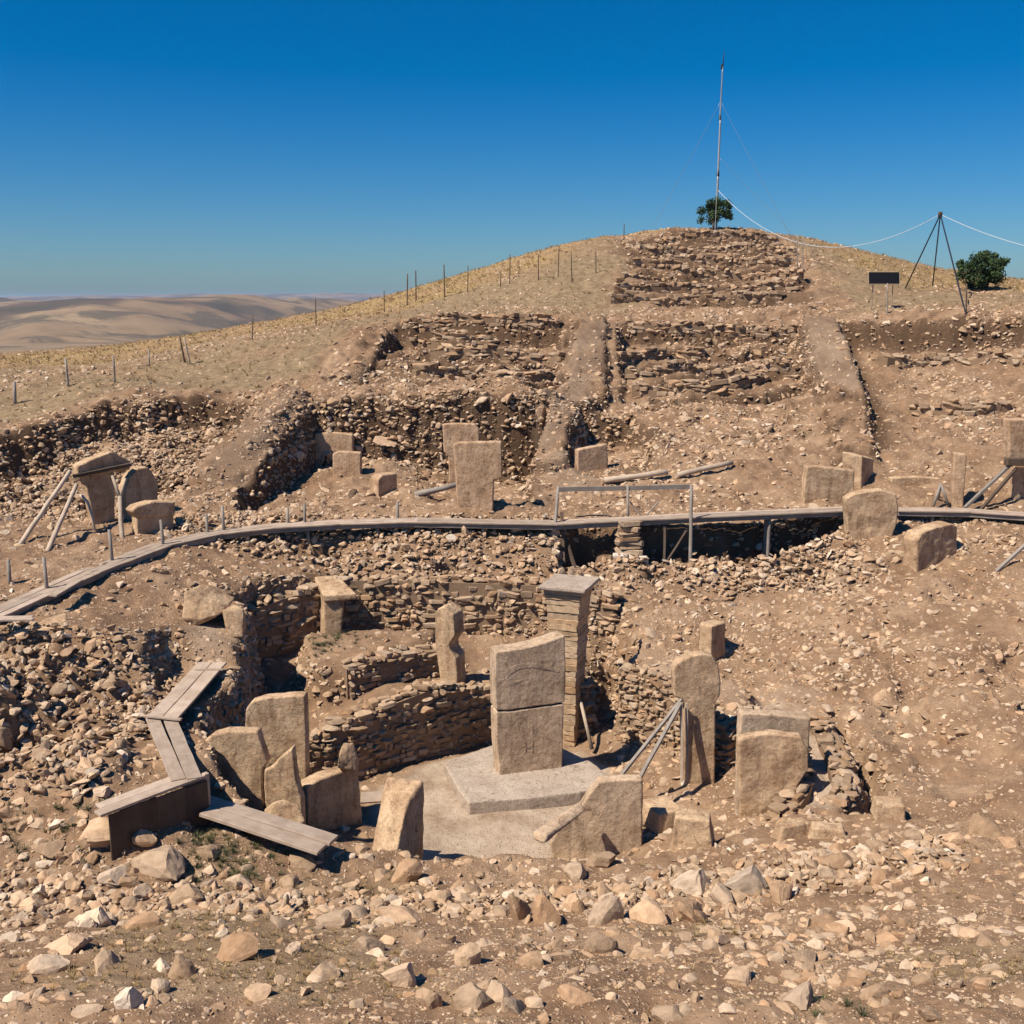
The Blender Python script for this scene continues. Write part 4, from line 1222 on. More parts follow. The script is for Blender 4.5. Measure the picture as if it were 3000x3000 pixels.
hull('shaft', [P(952, 1750, 34.2), P(1010, 1748, 34.3), P(1000, 1880, 34.3), P(950, 1880, 34.2), P(935, 1710, 35.2), P(985, 1705, 35.3), P(980, 1860, 35.3), P(930, 1860, 35.2)], None, None, 'pillar', tp, bev=0.03)
h0 = hit(600, 1845)
hull('stone_mass', [P(u, v, h0.y + dy) for u, v, dy in ((533, 1812, 0.1), (540, 1735, 0.4), (590, 1712, 0.9), (640, 1718, 1.2), (692, 1752, 1.2), (650, 1800, 0.3), (600, 1812, 0.1), (560, 1840, 0.2), (640, 1760, 1.8), (560, 1740, 1.6))], 'large weathered boulder left of the T-shaped pillar', 'stone', lump=0.16, grain=0.05)
hull('stone_mass', [P(u, v, h0.y + dy) for u, v, dy in ((650, 1785, 0.1), (716, 1785, 0.2), (712, 1870, 0.0), (670, 1870, 0.0), (690, 1770, 0.9), (720, 1840, 0.9), (650, 1800, 0.9))], 'upright boulder leaning on the large weathered boulder', 'stone', lump=0.12, grain=0.05)
hs = hit(475, 1920)
hull('lone_boulder', [P(u, v, hs.y + dy) for u, v, dy in ((432, 1915, 0), (440, 1885, 0.2), (488, 1866, 0.5), (514, 1876, 0.6), (508, 1925, 0.2), (470, 1935, 0), (500, 1890, 1.1), (450, 1895, 1.0))], 'lone sharp-edged boulder on the bare slope above the planks', 'stone', lump=0.08)
hs = hit(150, 1850)
hull('flat_slab', [P(u, v, hs.y + dy) for u, v, dy in ((92, 1845, 0), (130, 1812, 0.6), (195, 1795, 1.0), (205, 1835, 0.6), (190, 1852, 0.1), (120, 1858, 0), (150, 1820, 1.4))], 'flat pale slab lying below the near end of the boardwalk', 'stone', lump=0.06)

# ------------------------------------------------------------------ pillars behind the long boardwalk
def mid(outline, base, yaw, th, label, mat='pillar_pink', **kw):
    return slab('standing_pillar', outline, base, yaw, th, label, 'pillar', mat, vox=0.055, **kw)
mid([(918, 1360, 'b'), (917, 1305), (922, 1270), (975, 1266), (1033, 1273), (1036, 1360, 'b')], (970, 1352), -3, 0.35, 'leftmost pale slab half buried under the cut bank')
mid([(974, 1400, 'b'), (974, 1330), (990, 1322), (1057, 1326), (1055, 1405, 'b')], (1010, 1395), -3, 0.35, 'low square slab just in front of the leftmost pale slab')
mid([(1107, 1460, 'b'), (1108, 1405), (1120, 1392), (1163, 1386), (1164, 1455, 'b')], (1115, 1455), 46, 0.55, 'small round-shouldered stub with a dark face in the rubble')
T_ = [(1316, 1480, 'b'), (1314, 1335), (1300, 1325), (1296, 1243), (1330, 1240), (1390, 1242), (1404, 1258), (1404, 1330), (1392, 1340), (1390, 1480, 'b')]
mid(T_, (1350, 1470, 45.6), 0, 0.35, 'T-shaped pillar half hidden behind the tall rose slab')
mid([(1343, 1495, 'b'), (1334, 1400), (1328, 1301), (1345, 1296), (1469, 1293), (1472, 1403), (1447, 1408), (1443, 1495, 'b')], (1390, 1488), -2, 0.32, 'tall rose T-shaped slab standing just behind the boardwalk')
mid([(1693, 1385, 'b'), (1692, 1318), (1780, 1300), (1784, 1385, 'b')], (1740, 1378), 20, 0.35, 'short slab in the shaded hollow of the mound')
mid([(2354, 1478, 'b'), (2357, 1420), (2364, 1367), (2400, 1366), (2504, 1378), (2502, 1475, 'b')], (2430, 1468), 3, 0.42, 'square slab standing behind the boardwalk on the right', 'pillar')
hull('standing_pillar', [P(u, v, hit(2520, 1432).y + dy) for u, v, dy in ((2467, 1322, 0.3), (2526, 1336, 0), (2522, 1445, 0), (2470, 1445, 0.3), (2560, 1345, 0.9), (2556, 1445, 0.9), (2500, 1325, 1.1))], 'narrow upright block behind the square slab', 'pillar', vox=0.055)
mid([(2490, 1590, 'b'), (2480, 1500), (2478, 1462), (2503, 1447), (2540, 1440), (2583, 1434), (2625, 1448), (2634, 1492), (2626, 1540), (2600, 1590, 'b')], (2545, 1578), 0, 0.5, 'big rounded slab blocking the boardwalk', 'pillar', lump=0.1)
mid([(2688, 1660, 'b'), (2688, 1585), (2700, 1562), (2740, 1545), (2790, 1534), (2806, 1542), (2806, 1650, 'b')], (2745, 1652), 30, 0.6, 'squat block with a dark face below the boardwalk on the right', 'pillar', lump=0.1)
mid([(2790, 1490, 'b'), (2792, 1400), (2796, 1326), (2833, 1332), (2830, 1385), (2822, 1490, 'b')], (2805, 1482), -12, 0.45, 'thin pillar beside the trestle behind the boardwalk', 'pillar_pink')
ep = empty('edge_t_pillar', P(3000, 1500, 40.6))
tag(ep, 'T-shaped pillar cut by the right edge of the picture', 'pillar')
slab('head', [(2957, 1345), (2956, 1228), (3090, 1230), (3090, 1350)], (3000, 1500, 40.6), 6, 0.45, None, None, 'pillar_pink', ep, vox=0.055)
slab('shaft', [(2968, 1510, 'b'), (2972, 1340), (3075, 1340), (3070, 1510, 'b')], (3000, 1500, 40.62), 6, 0.41, None, None, 'pillar_pink', ep, vox=0.055)
hm = hit(1120, 1330)
hull('cap_boulder', [P(u, v, hm.y - 0.3 + dy) for u, v, dy in ((1088, 1295, 0), (1098, 1277, 0.4), (1125, 1275, 0.7), (1172, 1298, 0.5), (1160, 1312, 0), (1110, 1306, -0.1), (1140, 1285, 1.0))], 'pale boulder on top of the rubble heap beside the slabs', 'stone', 'rock_pale')

# left group by the props
lp = empty('left_t_pillar', P(300, 1550, 37.8))
tag(lp, 'dark T-shaped pillar on the left held up by slanting poles', 'pillar')
Yl = 37.6
slab('head', [(228, 1398), (226, 1366), (262, 1348), (328, 1322), (382, 1350), (382, 1376), (300, 1390)], P(300, 1550, Yl), 44, 0.5, None, None, 'pillar', lp, vox=0.055)
slab('shaft', [(286, 1570, 'b'), (264, 1480), (244, 1392), (300, 1386), (337, 1384), (336, 1570, 'b')], P(300, 1550, Yl + 0.05), 44, 0.42, None, None, 'pillar', lp, vox=0.055)
slab('hunched_stone', [(372, 1560, 'b'), (368, 1440), (380, 1400), (404, 1372), (434, 1368), (466, 1411), (462, 1480), (466, 1560, 'b')], P(400, 1500, 38.6), 46, 0.6, 'hunched round-backed stone right of the dark T-shaped pillar', 'pillar', vox=0.055, lump=0.1)
l3 = empty('low_t_pillar', P(450, 1570, 36.9))
tag(l3, 'low T-shaped slab with a dark face just behind the boardwalk', 'pillar')
slab('head', [(404, 1518), (386, 1498), (400, 1484), (447, 1470), (514, 1470), (512, 1512)], P(450, 1570, 36.7), 44, 0.55, None, None, 'pillar', l3, vox=0.055)
slab('shaft', [(402, 1600, 'b'), (400, 1515), (510, 1508), (508, 1590, 'b')], P(450, 1570, 36.8), 44, 0.4, None, None, 'pillar', l3, vox=0.055)
props = empty('pole_prop', P(140, 1600, 35.5))
tag(props, 'pair of long pale poles slanting against the dark T-shaped pillar', 'prop')
pole('pole', [P(48, 1612, 34.0), P(205, 1380, 36.9)], 0.085, 0.07, 'timber', props)
pole('pole', [P(128, 1640, 33.4), P(224, 1420, 36.8)], 0.085, 0.07, 'timber', props)
board('crosspiece', P(215, 1395, 37.0), P(385, 1360, 38.2), 0.16, 0.12, 'darkwood', props)
fk = empty('forked_pole', P(360, 1600, 35.6))
tag(fk, 'pale forked branch standing as a prop beside the hunched stone', 'prop')
pole('stem', [P(362, 1605, 35.6), P(352, 1520, 36.4), P(351, 1455, 36.9)], 0.085, 0.075, 'timber', fk)
pole('branch', [P(351, 1458, 36.9), P(329, 1394, 37.2)], 0.065, 0.05, 'timber', fk)
pole('branch', [P(351, 1458, 36.9), P(368, 1402, 37.3)], 0.06, 0.045, 'timber', fk)
o = pole('bent_pole', [P(236, 1450, 37.0), P(256, 1470, 36.9), P(270, 1510, 36.7), P(278, 1560, 36.5)], 0.05, 0.05, 'timber')
tag(o, 'thin bent branch against the foot of the dark T-shaped pillar', 'branch')
# ------------------------------------------------------------------ long boardwalk
def walkway(label, path, w, nplank, supports=True, edge=True, posts=()):
    c = path[len(path) // 2]
    root = empty('boardwalk', (c.x, c.y, c.z - 0.4))
    tag(root, label, 'boardwalk')
    for a, b in zip(path[:-1], path[1:]):
        d = (b - a); d.z = 0; d.normalize()
        side = Vector((-d.y, d.x, 0))
        pw = w / nplank
        for k in range(nplank):
            off = side * ((k + 0.5) * pw - w / 2)
            e = random.uniform(-0.12, 0.12)
            board('plank', a + off - d * (0.05 + e * 0.3) + Vector((0, 0, random.uniform(-0.008, 0.008))), b + off + d * (0.05 + e) + Vector((0, 0, random.uniform(-0.008, 0.008))), pw - 0.018, 0.055, 'deck', root, warp=0.008)
        if edge:
            for sgn in (-1, 1):
                off = side * (sgn * (w / 2 - 0.1)) + Vector((0, 0, -0.11))
                board('joist', a + off, b + off, 0.07, 0.15, 'greypost', root)
        if supports:
            L = (b - a).length
            n = max(1, int(L / 3.4))
            for i in range(n):
                m = a.lerp(b, (i + 0.5) / n)
                for sgn in (-1, 1):
                    q = m + side * (sgn * (w / 2 - 0.2))
                    if H(q.x, q.y) > q.z - 0.45: continue
                    g_ = min(H(q.x, q.y), q.z - 0.35) - 0.15
                    pole('support', [Vector((q.x, q.y, g_)), Vector((q.x, q.y, q.z - 0.04))], 0.07, 0.065, 'greypost', root, 7)
    return root

bw = [P(*q) for q in ((-260, 1895, 25.6), (0, 1792, 28.0), (120, 1738, 29.6), (262, 1676, 31.6), (480, 1594, 35.0), (640, 1560, 36.4), (800, 1541, 37.2), (1000, 1530, 37.7), (1210, 1524, 38.0), (1620, 1532, 38.0), (2020, 1512, 38.7), (2478, 1492, 39.2))]
walk = walkway('long plank boardwalk crossing the dig from left to right', bw, 0.8, 3)
bw2 = [P(*q) for q in ((2625, 1492, 39.3), (2830, 1496, 39.3), (3010, 1508, 39.0), (3240, 1512, 39.0), (3600, 1525, 38.4))]
walkway('short plank boardwalk at the right beyond the big rounded slab', bw2, 0.75, 3)
n_low = [P(*q) for q in ((-120, 1812, 26.8), (85, 1812, 27.0))]
walkway('loose planks lying beside the near end of the long boardwalk', n_low, 0.4, 2, False, False)
o = board('stray_plank', P(155, 1745, 28.8), P(232, 1700, 30.2), 0.22, 0.05, 'timber')
tag(o, 'short pale plank lying beneath the boardwalk edge', 'plank')
ORD = ['first', 'second', 'third', 'fourth', 'fifth', 'sixth', 'seventh', 'eighth', 'ninth', 'tenth', 'eleventh', 'twelfth', 'thirteenth', 'fourteenth', 'fifteenth', 'sixteenth', 'seventeenth', 'eighteenth']
for k, (u, vt, vb, Y) in enumerate(((30, 1640, 1722, 30.6), (140, 1632, 1735, 30.0), (330, 1552, 1650, 32.9), (478, 1523, 1605, 34.9), (610, 1505, 1562, 36.4), (655, 1482, 1552, 36.7), (842, 1488, 1545, 37.6), (892, 1475, 1538, 37.7), (1165, 1470, 1532, 38.3))):
    b = P(u, vb, Y); t = P(u, vt, Y)
    g_ = min(b.z, H(b.x, b.y)) - 0.2
    o = pole('rail_post', [Vector((b.x, b.y, g_)), Vector((b.x + random.uniform(-0.05, 0.05), b.y, t.z))], 0.06, 0.05, 'greypost', None, 7)
    tag(o, '%s slim grey post from the left along the boardwalk' % ORD[k], 'post', 'posts along the boardwalk')

# handrail frame of the footbridge
fr = empty('footbridge_rail', P(1830, 1525, 38.3))
tag(fr, 'timber handrail frame on posts over the dark gap', 'railing')
board('rail', P(1636, 1434, 38.9), P(2022, 1426, 39.3), 0.05, 0.17, 'greypost', fr)
pole('post', [P(1622, 1585, 37.7), P(1635, 1428, 38.5)], 0.065, 0.055, 'greypost', fr)
pole('post', [P(2022, 1680, 37.6), P(2026, 1420, 38.3)], 0.07, 0.06, 'greypost', fr)
pole('post', [P(1840, 1530, 38.8), P(1839, 1422, 39.1)], 0.05, 0.05, 'greypost', fr)
board('brace', P(1846, 1470, 39.1), P(1884, 1520, 38.9), 0.05, 0.04, 'greypost', fr)
board('brace', P(1884, 1520, 38.9), P(1930, 1470, 39.1), 0.05, 0.04, 'greypost', fr)
db = empty('trestle', P(1660, 1660, 37.4))
tag(db, 'dark leaning timbers under the left end of the footbridge', 'prop')
board('timber', P(1646, 1500, 38.3), P(1652, 1660, 37.4), 0.1, 0.1, 'darkwood', db)
board('timber', P(1650, 1560, 38.2), P(1690, 1680, 37.4), 0.12, 0.1, 'darkwood', db)
db = empty('trestle', P(1960, 1640, 37.6))
tag(db, 'dark crossed timbers under the right end of the footbridge', 'prop')
board('timber', P(1948, 1545, 38.3), P(1946, 1640, 37.8), 0.09, 0.08, 'darkwood', db)
board('timber', P(2012, 1555, 38.3), P(1958, 1640, 37.8), 0.09, 0.08, 'darkwood', db)
board('timber', P(1940, 1640, 37.7), P(2030, 1668, 37.5), 0.09, 0.08, 'greypost', db)
# stacked pier and pale building blocks below
pier2 = empty('stacked_pier', P(1840, 1640, 37.9))
tag(pier2, 'little pier of stacked flat stones under the footbridge', 'pier')
zb = 3.4
k = 0
while zb < 5.25:
    hh = random.uniform(0.11, 0.2)
    p = P(1840, 1600, 38.05); p.z = zb + hh / 2
    link('stone', BLOCKS[k % 8], None, pier2, Matrix.LocRotScale(p + Vector((random.uniform(-0.05, 0.05), random.uniform(-0.05, 0.05), 0)), Euler((random.gauss(0, 0.04), random.gauss(0, 0.04), random.uniform(-0.3, 0.3))), Vector((random.uniform(0.65, 0.95), 0.6, hh * 1.05))))
    zb += hh; k += 1
M['block'] = mat_plain('pale_block', (0.62, 0.53, 0.45), 0.9)
for (u, v, w_, lab) in ((1813, 1660, 0.44, 'left one of two pale square blocks under the footbridge'), (1878, 1668, 0.46, 'right one of two pale square blocks under the footbridge')):
    b = P(u, v, 36.9)
    hull('pale_block', box_on(Vector((b.x, b.y, min(b.z, H(b.x, b.y)) - 0.05)), (w_, 0.4, max(0.5, b.z + 0.42 - H(b.x, b.y))), random.uniform(-8, 8), 0.02), lab, 'block', 'block', vox=0.04, lump=0.02, grain=0.012, bev=0.02)

# ------------------------------------------------------------------ planks round the front pit
def deck(label, corners, split, mat='deck', t=0.06):
    """corners: near-left, near-right, far-right, far-left in the world; planks run from the near to the far side"""
    a, b, c, d = corners
    root = empty('plank_walk', (a + b + c + d) / 4 - Vector((0, 0, 0.1)))
    tag(root, label, 'walkway')
    for k in range(split):
        f0, f1 = (k + 0.02) / split, (k + 0.98) / split
        p = [a.lerp(b, f0), a.lerp(b, f1), d.lerp(c, f1), d.lerp(c, f0)]
        m0, m1 = (p[0] + p[1]) / 2, (p[2] + p[3]) / 2
        x = (m1 - m0).normalized()
        wv = p[1] - p[0]
        w_ = (wv - x * wv.dot(x)).length
        up = x.cross(wv).normalized()
        if up.z < 0: up = -up
        board('plank', m0 - x * random.uniform(0, 0.1), m1 + x * random.uniform(0, 0.08), w_, t, mat, root, up, 0.007)
    return root, corners
Z1 = 3.42
wa, _ = deck('sloping two-plank walkway running up the left side of the pit', [PZ(435, 2096, Z1), PZ(524, 2104, Z1), PZ(664, 1944, Z1 + 0.05), PZ(576, 1945, Z1 + 0.05)], 2)
board('batten', PZ(428, 2098, Z1 + 0.06), PZ(530, 2108, Z1 + 0.06), 0.09, 0.05, 'deck', wa)
board('batten', PZ(570, 1962, Z1 + 0.08), PZ(652, 1962, Z1 + 0.08), 0.08, 0.04, 'deck', wa)
wb_, _ = deck('plank walkway bending towards the viewer left of the split slab', [PZ(497, 2285, 3.36), PZ(592, 2276, 3.36), PZ(522, 2106, Z1 - 0.03), PZ(422, 2106, Z1 - 0.03)], 2)
wc = empty('plank_bench', PZ(450, 2330, 2.6))
tag(wc, 'wide board bench with its boarded front side in shade', 'bench')
A_, B_ = PZ(298, 2372, 3.3), PZ(578, 2268, 3.34)
sv = (B_ - A_).normalized(); sv2 = Vector((sv.y, -sv.x, 0)).normalized()
for k in range(2):
    o1 = sv2 * (0.02 + 0.27 * k - 0.18)
    board('plank', A_ + o1 - sv * random.uniform(-0.1, 0.25), B_ + o1 + sv * 0.05, 0.26, 0.06, 'deck', wc)
n_ = 9
for k in range(n_):
    q = A_.lerp(B_, (k + 0.75) / n_) + sv2 * 0.22
    board('upright', Vector((q.x, q.y, 1.9)), Vector((q.x, q.y, 3.26)), 0.30, 0.045, 'darkwood', wc, up=sv2)  # dark wood colour paints in the shade on the bench front
q = B_ + sv2 * 0.12 + sv * 0.12
board('corner_post', Vector((q.x, q.y, 1.9)), Vector((q.x, q.y, 3.36)), 0.12, 0.12, 'deck', wc, up=sv2)
deck('broad pale board along the front edge of the pit', [PZ(598, 2392, 2.62), PZ(612, 2332, 2.62), PZ(1000, 2450, 2.15), PZ(915, 2502, 2.15)], 2, 'deck', 0.08)
o = board('short_board', P(1056, 2338, 23.6), P(1128, 2334, 23.6), 0.28, 0.06, 'deck', up=Vector((0, -0.5, 0.8)))
tag(o, 'short pale board wedged beside the grooved leaning stone', 'plank')
# loose timbers on the mound
o = pole('log', [P(1215, 1450, 43.2), P(1300, 1430, 43.4), P(1362, 1412, 43.6)], 0.13, 0.11, 'greypost')
tag(o, 'grey log leaning against the tall rose T-shaped slab', 'log')
p0, p1 = hit(1770, 1418), hit(1955, 1404)
o = pole('log', [p0 + Vector((0, 0, 0.15)), p1 + Vector((0, 0, 0.3))], 0.13, 0.12, 'timber')
tag(o, 'pale log lying behind the handrail frame', 'log')
p0, p1 = hit(1985, 1400), hit(2145, 1372)
o = pole('log', [p0 + Vector((0, 0, 0.12)), p1 + Vector((0, 0, 0.25))], 0.12, 0.1, 'timber')
tag(o, 'second pale log lying farther right behind the handrail frame', 'log')
tr = empty('sawhorse', P(2756, 1481, 40.9))
tag(tr, 'small A-shaped trestle behind the boardwalk beside the thin pillar', 'trestle')
for (u0, u1, dy) in ((2734, 2756, -0.2), (2780, 2756, -0.2), (2745, 2757, 0.5)):
    pole('leg', [P(u0, 1484, 40.4 + dy), P(u1, 1418, 40.4)], 0.05, 0.045, 'greypost', tr, 6)
pp = empty('timber_prop', P(2850, 1490, 40.2))
tag(pp, 'pair of long slanting beams bracing the pillar at the right edge', 'prop')
board('beam', P(2826, 1488, 40.0), P(2962, 1360, 40.3), 0.14, 0.1, 'greypost', pp)
board('beam', P(2872, 1495, 39.9), P(2976, 1374, 40.2), 0.13, 0.1, 'darkwood', pp)
board('collar', P(2945, 1352, 40.25), P(3090, 1352, 40.4), 0.28, 0.3, 'darkwood', pp)
p0 = hit(2908, 1676)
o = board('slanting_beam', p0 - Vector((0, 0, 0.1)), P(3040, 1562, p0.y + 0.7), 0.12, 0.09, 'greypost')
tag(o, 'grey beam slanting out of the rubble at the right edge', 'beam')
lw_ = hit(2620, 1420)
slab('low_wall_stone', [(2612, 1432, 'b'), (2612, 1400), (2680, 1396), (2760, 1402), (2778, 1440, 'b')], (2690, 1425), 4, 0.35, 'long low stone bench behind the square slab', 'stone', 'pillar', vox=0.055)

# ------------------------------------------------------------------ posts on the mound
def ground_post(u, vt, vb, label, group, r=0.05, mat='darkwood', lean=0.0):
    b = hit(u, vb)
    t = P(u + lean, vt, b.y)
    o = pole('fence_post', [b - Vector((0, 0, 0.35)), t], r, r * 0.85, mat, None, 6, 0.05)
    tag(o, label, 'post', group)
    return b
left_posts = [(42, 1118, 1182, 0, 0.09), (200, 1050, 1132, -8, 0.07), (336, 1042, 1120, -4, 0.06), (436, 1025, 1072, 0, 0.05)]
for k, (u, vt, vb, ln, r) in enumerate(left_posts):
    ground_post(u, vt, vb, '%s fence post from the left on the grassy edge of the dig' % ORD[k], 'posts on the left edge of the dig', r, 'greypost', ln)
b1 = ground_post(544, 985, 1062, 'upright post of the leaning pair on the grassy edge', 'posts on the left edge of the dig', 0.06, 'darkwood', -18)
b2 = ground_post(560, 988, 1066, 'pale slanting post of the leaning pair on the grassy edge', 'posts on the left edge of the dig', 0.06, 'timber', -22)
hill = [(738, 925, 998), (926, 872, 955), (1126, 852, 915), (1192, 802, 895), (1219, 792, 880), (1303, 775, 870), (1370, 778, 855), (1466, 798, 840), (1493, 745, 832), (1578, 745, 820), (1635, 725, 812), (1676, 738, 828), (1746, 735, 800), (1828, 655, 705)]
for k, (u, vt, vb) in enumerate(hill):
    ground_post(u, vt, vb, '%s thin dark post from the left climbing the skyline of the mound' % ORD[k], 'posts climbing the mound', 0.055 if k in (3, 4, 5) else 0.04, 'darkwood', random.uniform(-3, 3))
for k, (u, vt, vb) in enumerate(((2336, 690, 790), (2352, 700, 800))):
    ground_post(u, vt, vb, '%s of two thin posts on the mound right of the mast' % ORD[k], 'posts right of the mast', 0.04, 'greypost')
ground_post(2832, 832, 918, 'thin post on the terrace below the round bush', None, 0.045, 'darkwood')
ground_post(2600, 830, 918, 'thin post under the dark sign panel on the terrace', None, 0.04, 'greypost')

# ------------------------------------------------------------------ mast, tripod, sign, cables
mb = hit(2098, 672)
mast = empty('mast', mb)
tag(mast, 'tall thin metal mast on the top of the mound', 'mast')
mz = [mb.z - 0.4, mb.z + 4.6, mb.z + 9.2, P(2130, 195, mb.y).z]
for k in range(3):
    pole('tube', [Vector((mb.x, mb.y, mz[k])), Vector((mb.x + 0.04 * k, mb.y, mz[k + 1]))], 0.105 - 0.02 * k, 0.1 - 0.02 * k, 'steel', mast, 8, 0.0)
    pole('collar', [Vector((mb.x, mb.y, mz[k + 1] - 0.2)), Vector((mb.x, mb.y, mz[k + 1] + 0.2))], 0.12 - 0.02 * k, 0.12 - 0.02 * k, 'darksteel', mast, 8, 0.0)
pole('tip', [Vector((mb.x + 0.1, mb.y, mz[3])), Vector((mb.x + 0.14, mb.y, mz[3] + 1.2))], 0.05, 0.03, 'darksteel', mast, 6, 0)
def wire(name, a, b, sag, r, mat, parent=None, label=None, cat=None):
    pts = []
    for i in range(25):
        f = i / 24
        p = a.lerp(b, f); p.z -= sag * 4 * f * (1 - f)
        pts.append(p)
    o = pole(name, pts, r, r, mat, parent, 5, 0.0)
    if label: tag(o, label, cat)
    return o
gp = hit(2322, 700)
for (hh, q) in ((10.5, gp), (6.0, gp + Vector((0.6, 0.5, 0))), (10.5, Vector((mb.x - 6, mb.y + 4, mb.z - 1.5))), (10.5, Vector((mb.x - 1, mb.y - 5, H(mb.x - 1, mb.y - 5))))):
    wire('guy_wire', Vector((mb.x, mb.y, mb.z + hh)), q, 0.05, 0.011, 'steel', mast)
tz = P(2755, 628, 73.0)
tri = empty('tripod', Vector((tz.x, tz.y, H(tz.x, tz.y))))
tag(tri, 'tall tripod of dark poles beside the round bush', 'tripod')
f1, f2 = hit(2652, 845), hit(2828, 915)
f3 = P(2735, 800, 80); f3.z = H(f3.x, f3.y)
for f in (f1, f2, f3):
    d = (tz - f).normalized()
    pole('leg', [f - d * 0.2, tz + d * 0.15], 0.045, 0.04, 'darksteel', tri, 6, 0.02)
pole('joint', [tz - Vector((0, 0, 0.14)), tz + Vector((0, 0, 0.16))], 0.15, 0.13, 'darkwood', tri, 7, 0)
M['cable'] = mat_plain('white_cable', (0.55, 0.6, 0.64), 0.5)
wire('cable', Vector((mb.x, mb.y, P(2110, 556, mb.y).z)), tz, 3.3, 0.021, 'cable', None, 'pale cable sagging from the mast to the tripod', 'cable')
wire('cable', tz, P(3240, 760, 66), 0.5, 0.021, 'cable', None, 'pale cable running from the tripod out of the picture', 'cable')
sg = hit(2585, 905)
sign = empty('sign_board', sg)
tag(sign, 'dark sloping information panel on posts on the terrace', 'sign')
c0, c1 = P(2546, 815, sg.y), P(2634, 815, sg.y)
def tilted(name, p, q, w_, t_, mat):
    board(name, p, q, w_, t_, mat, sign, up=Vector((0, -0.45, 0.9)), warp=0.0)
sw = (c1 - c0).length
mid_z = (c0.z)
M['panel'] = mat_plain('shadowed_panel', (0.012, 0.012, 0.014), 0.4)  # near-black colour includes the shadow lying on the panel
M['frame'] = mat_plain('pale_frame', (0.36, 0.27, 0.18), 0.7)
nrm = Vector((0, -1.0, 0.25)).normalized()
board('panel', c0, c1, 0.7, 0.05, 'panel', sign, up=nrm, warp=0.0)
upv = Vector((0, 0.25, 1.0)).normalized()
board('top_rail', c0 + upv * 0.38, c1 + upv * 0.38, 0.06, 0.08, 'frame', sign, up=nrm, warp=0)
board('bottom_rail', c0 - upv * 0.38, c1 - upv * 0.38, 0.05, 0.08, 'frame', sign, up=nrm, warp=0)
for p in (c0, c1):
    s_ = 0.06 if p is c0 else -0.06
    board('side_rail', p + Vector((s_ - 0.1 if p is c0 else s_ + 0.1, 0, 0)) - upv * 0.34, p + Vector((s_ - 0.1 if p is c0 else s_ + 0.1, 0, 0)) + upv * 0.34, 0.05, 0.06, 'frame', sign, up=nrm, warp=0)
    x = p.x + (0.3 if p is c0 else -0.3)
    pole('post', [Vector((x, sg.y + 0.12, H(x, sg.y + 0.12) - 0.3)), Vector((x, sg.y + 0.12, p.z))], 0.03, 0.03, 'frame', sign, 6, 0)

# ------------------------------------------------------------------ trees
def mat_leaf():
    m, nt, b = new_mat('evergreen_leaf')
    gi = nd(nt, 'ShaderNodeNewGeometry')
    n = noise_n(nt, gi.outputs['Position'], 2.2, 4, 0.6)
    c = ramp(nt, n, [(0.3, (0.022, 0.038, 0.016)), (0.55, (0.045, 0.075, 0.028)), (0.75, (0.085, 0.115, 0.045))])
    c = mix(nt, gi.outputs['Random Per Island'], mix(nt, 1.0, c, (0.7, 0.7, 0.7), 'MULTIPLY'), mix(nt, 1.0, c, (1.35, 1.35, 1.2), 'MULTIPLY'))
    nt.links.new(c, b.inputs['Base Color'])
    b.inputs['Roughness'].default_value = 0.7
    return m
M['leaf'] = mat_leaf()
M['bark'] = mat_plain('bark', (0.13, 0.095, 0.07), 0.9)

def tree(name, base, crown_c, rx, ry, rz, label, cat, nl, seed, trunk_r, clumps):
    r = random.Random(seed)
    root = empty(name, base)
    tag(root, label, cat)
    tops = []
    cl = []
    for _ in range(clumps):
        while True:
            q = Vector((r.uniform(-1, 1), r.uniform(-1, 1), r.uniform(-1, 1)))
            if 0.3 < q.length < 1.0: break
        p = crown_c + Vector((q.x * rx * 0.92, q.y * ry * 0.92, q.z * rz * 0.9))
        cl.append((p, r.uniform(0.16, 0.36) * min(rx, rz)))
    fork = base.lerp(crown_c, 0.55)
    pole('trunk', [base - Vector((0, 0, 0.3)), base.lerp(fork, 0.5) + Vector((r.uniform(-0.08, 0.08), 0, 0)), fork], trunk_r, trunk_r * 0.7, 'bark', root, 8, 0.15)
    for p, _ in cl[:9]:
        pole('limb', [fork - Vector((0, 0, 0.1)), fork.lerp(p, 0.5) + Vector((0, 0, 0.1)), p], trunk_r * 0.5, trunk_r * 0.15, 'bark', root, 5, 0.15)
    co, fa = [], []
    for i in range(nl):
        p, cr = cl[r.randrange(len(cl))]
        q = Vector((r.gauss(0, 1), r.gauss(0, 1), r.gauss(0, 1))).normalized() * cr * r.uniform(0.35, 1.12)
        q.z *= 0.85
        c = p + q - base
        s = r.uniform(0.05, 0.115)
        n = (q.normalized() + Vector((r.gauss(0, 0.6), r.gauss(0, 0.6), r.gauss(0, 0.6) + 0.3))).normalized()
        a = n.orthogonal().normalized(); b = n.cross(a)
        th = r.uniform(0, 6.28)
        a, b = a * math.cos(th) + b * math.sin(th), b * math.cos(th) - a * math.sin(th)
        k = len(co)
        co += [c - a * s * 1.5, c - b * s * 0.6 + n * s * 0.2, c + a * s * 1.5, c + b * s * 0.6 + n * s * 0.2]
        fa.append((k, k + 1, k + 2, k + 3))
    me = bpy.data.meshes.new('crown')
    me.from_pydata([tuple(v) for v in co], [], fa)
    link('crown', me, M['leaf'], root, Matrix.Translation(base))
    return root
tb = hit(2092, 676) + Vector((0, 0.9, 0))
tree('small_tree', tb, P(2092, 622, tb.y), 1.5, 1.35, 1.42, 'small dark evergreen tree at the foot of the mast', 'tree', 3600, 5, 0.12, 34)
tb = hit(2882, 845)
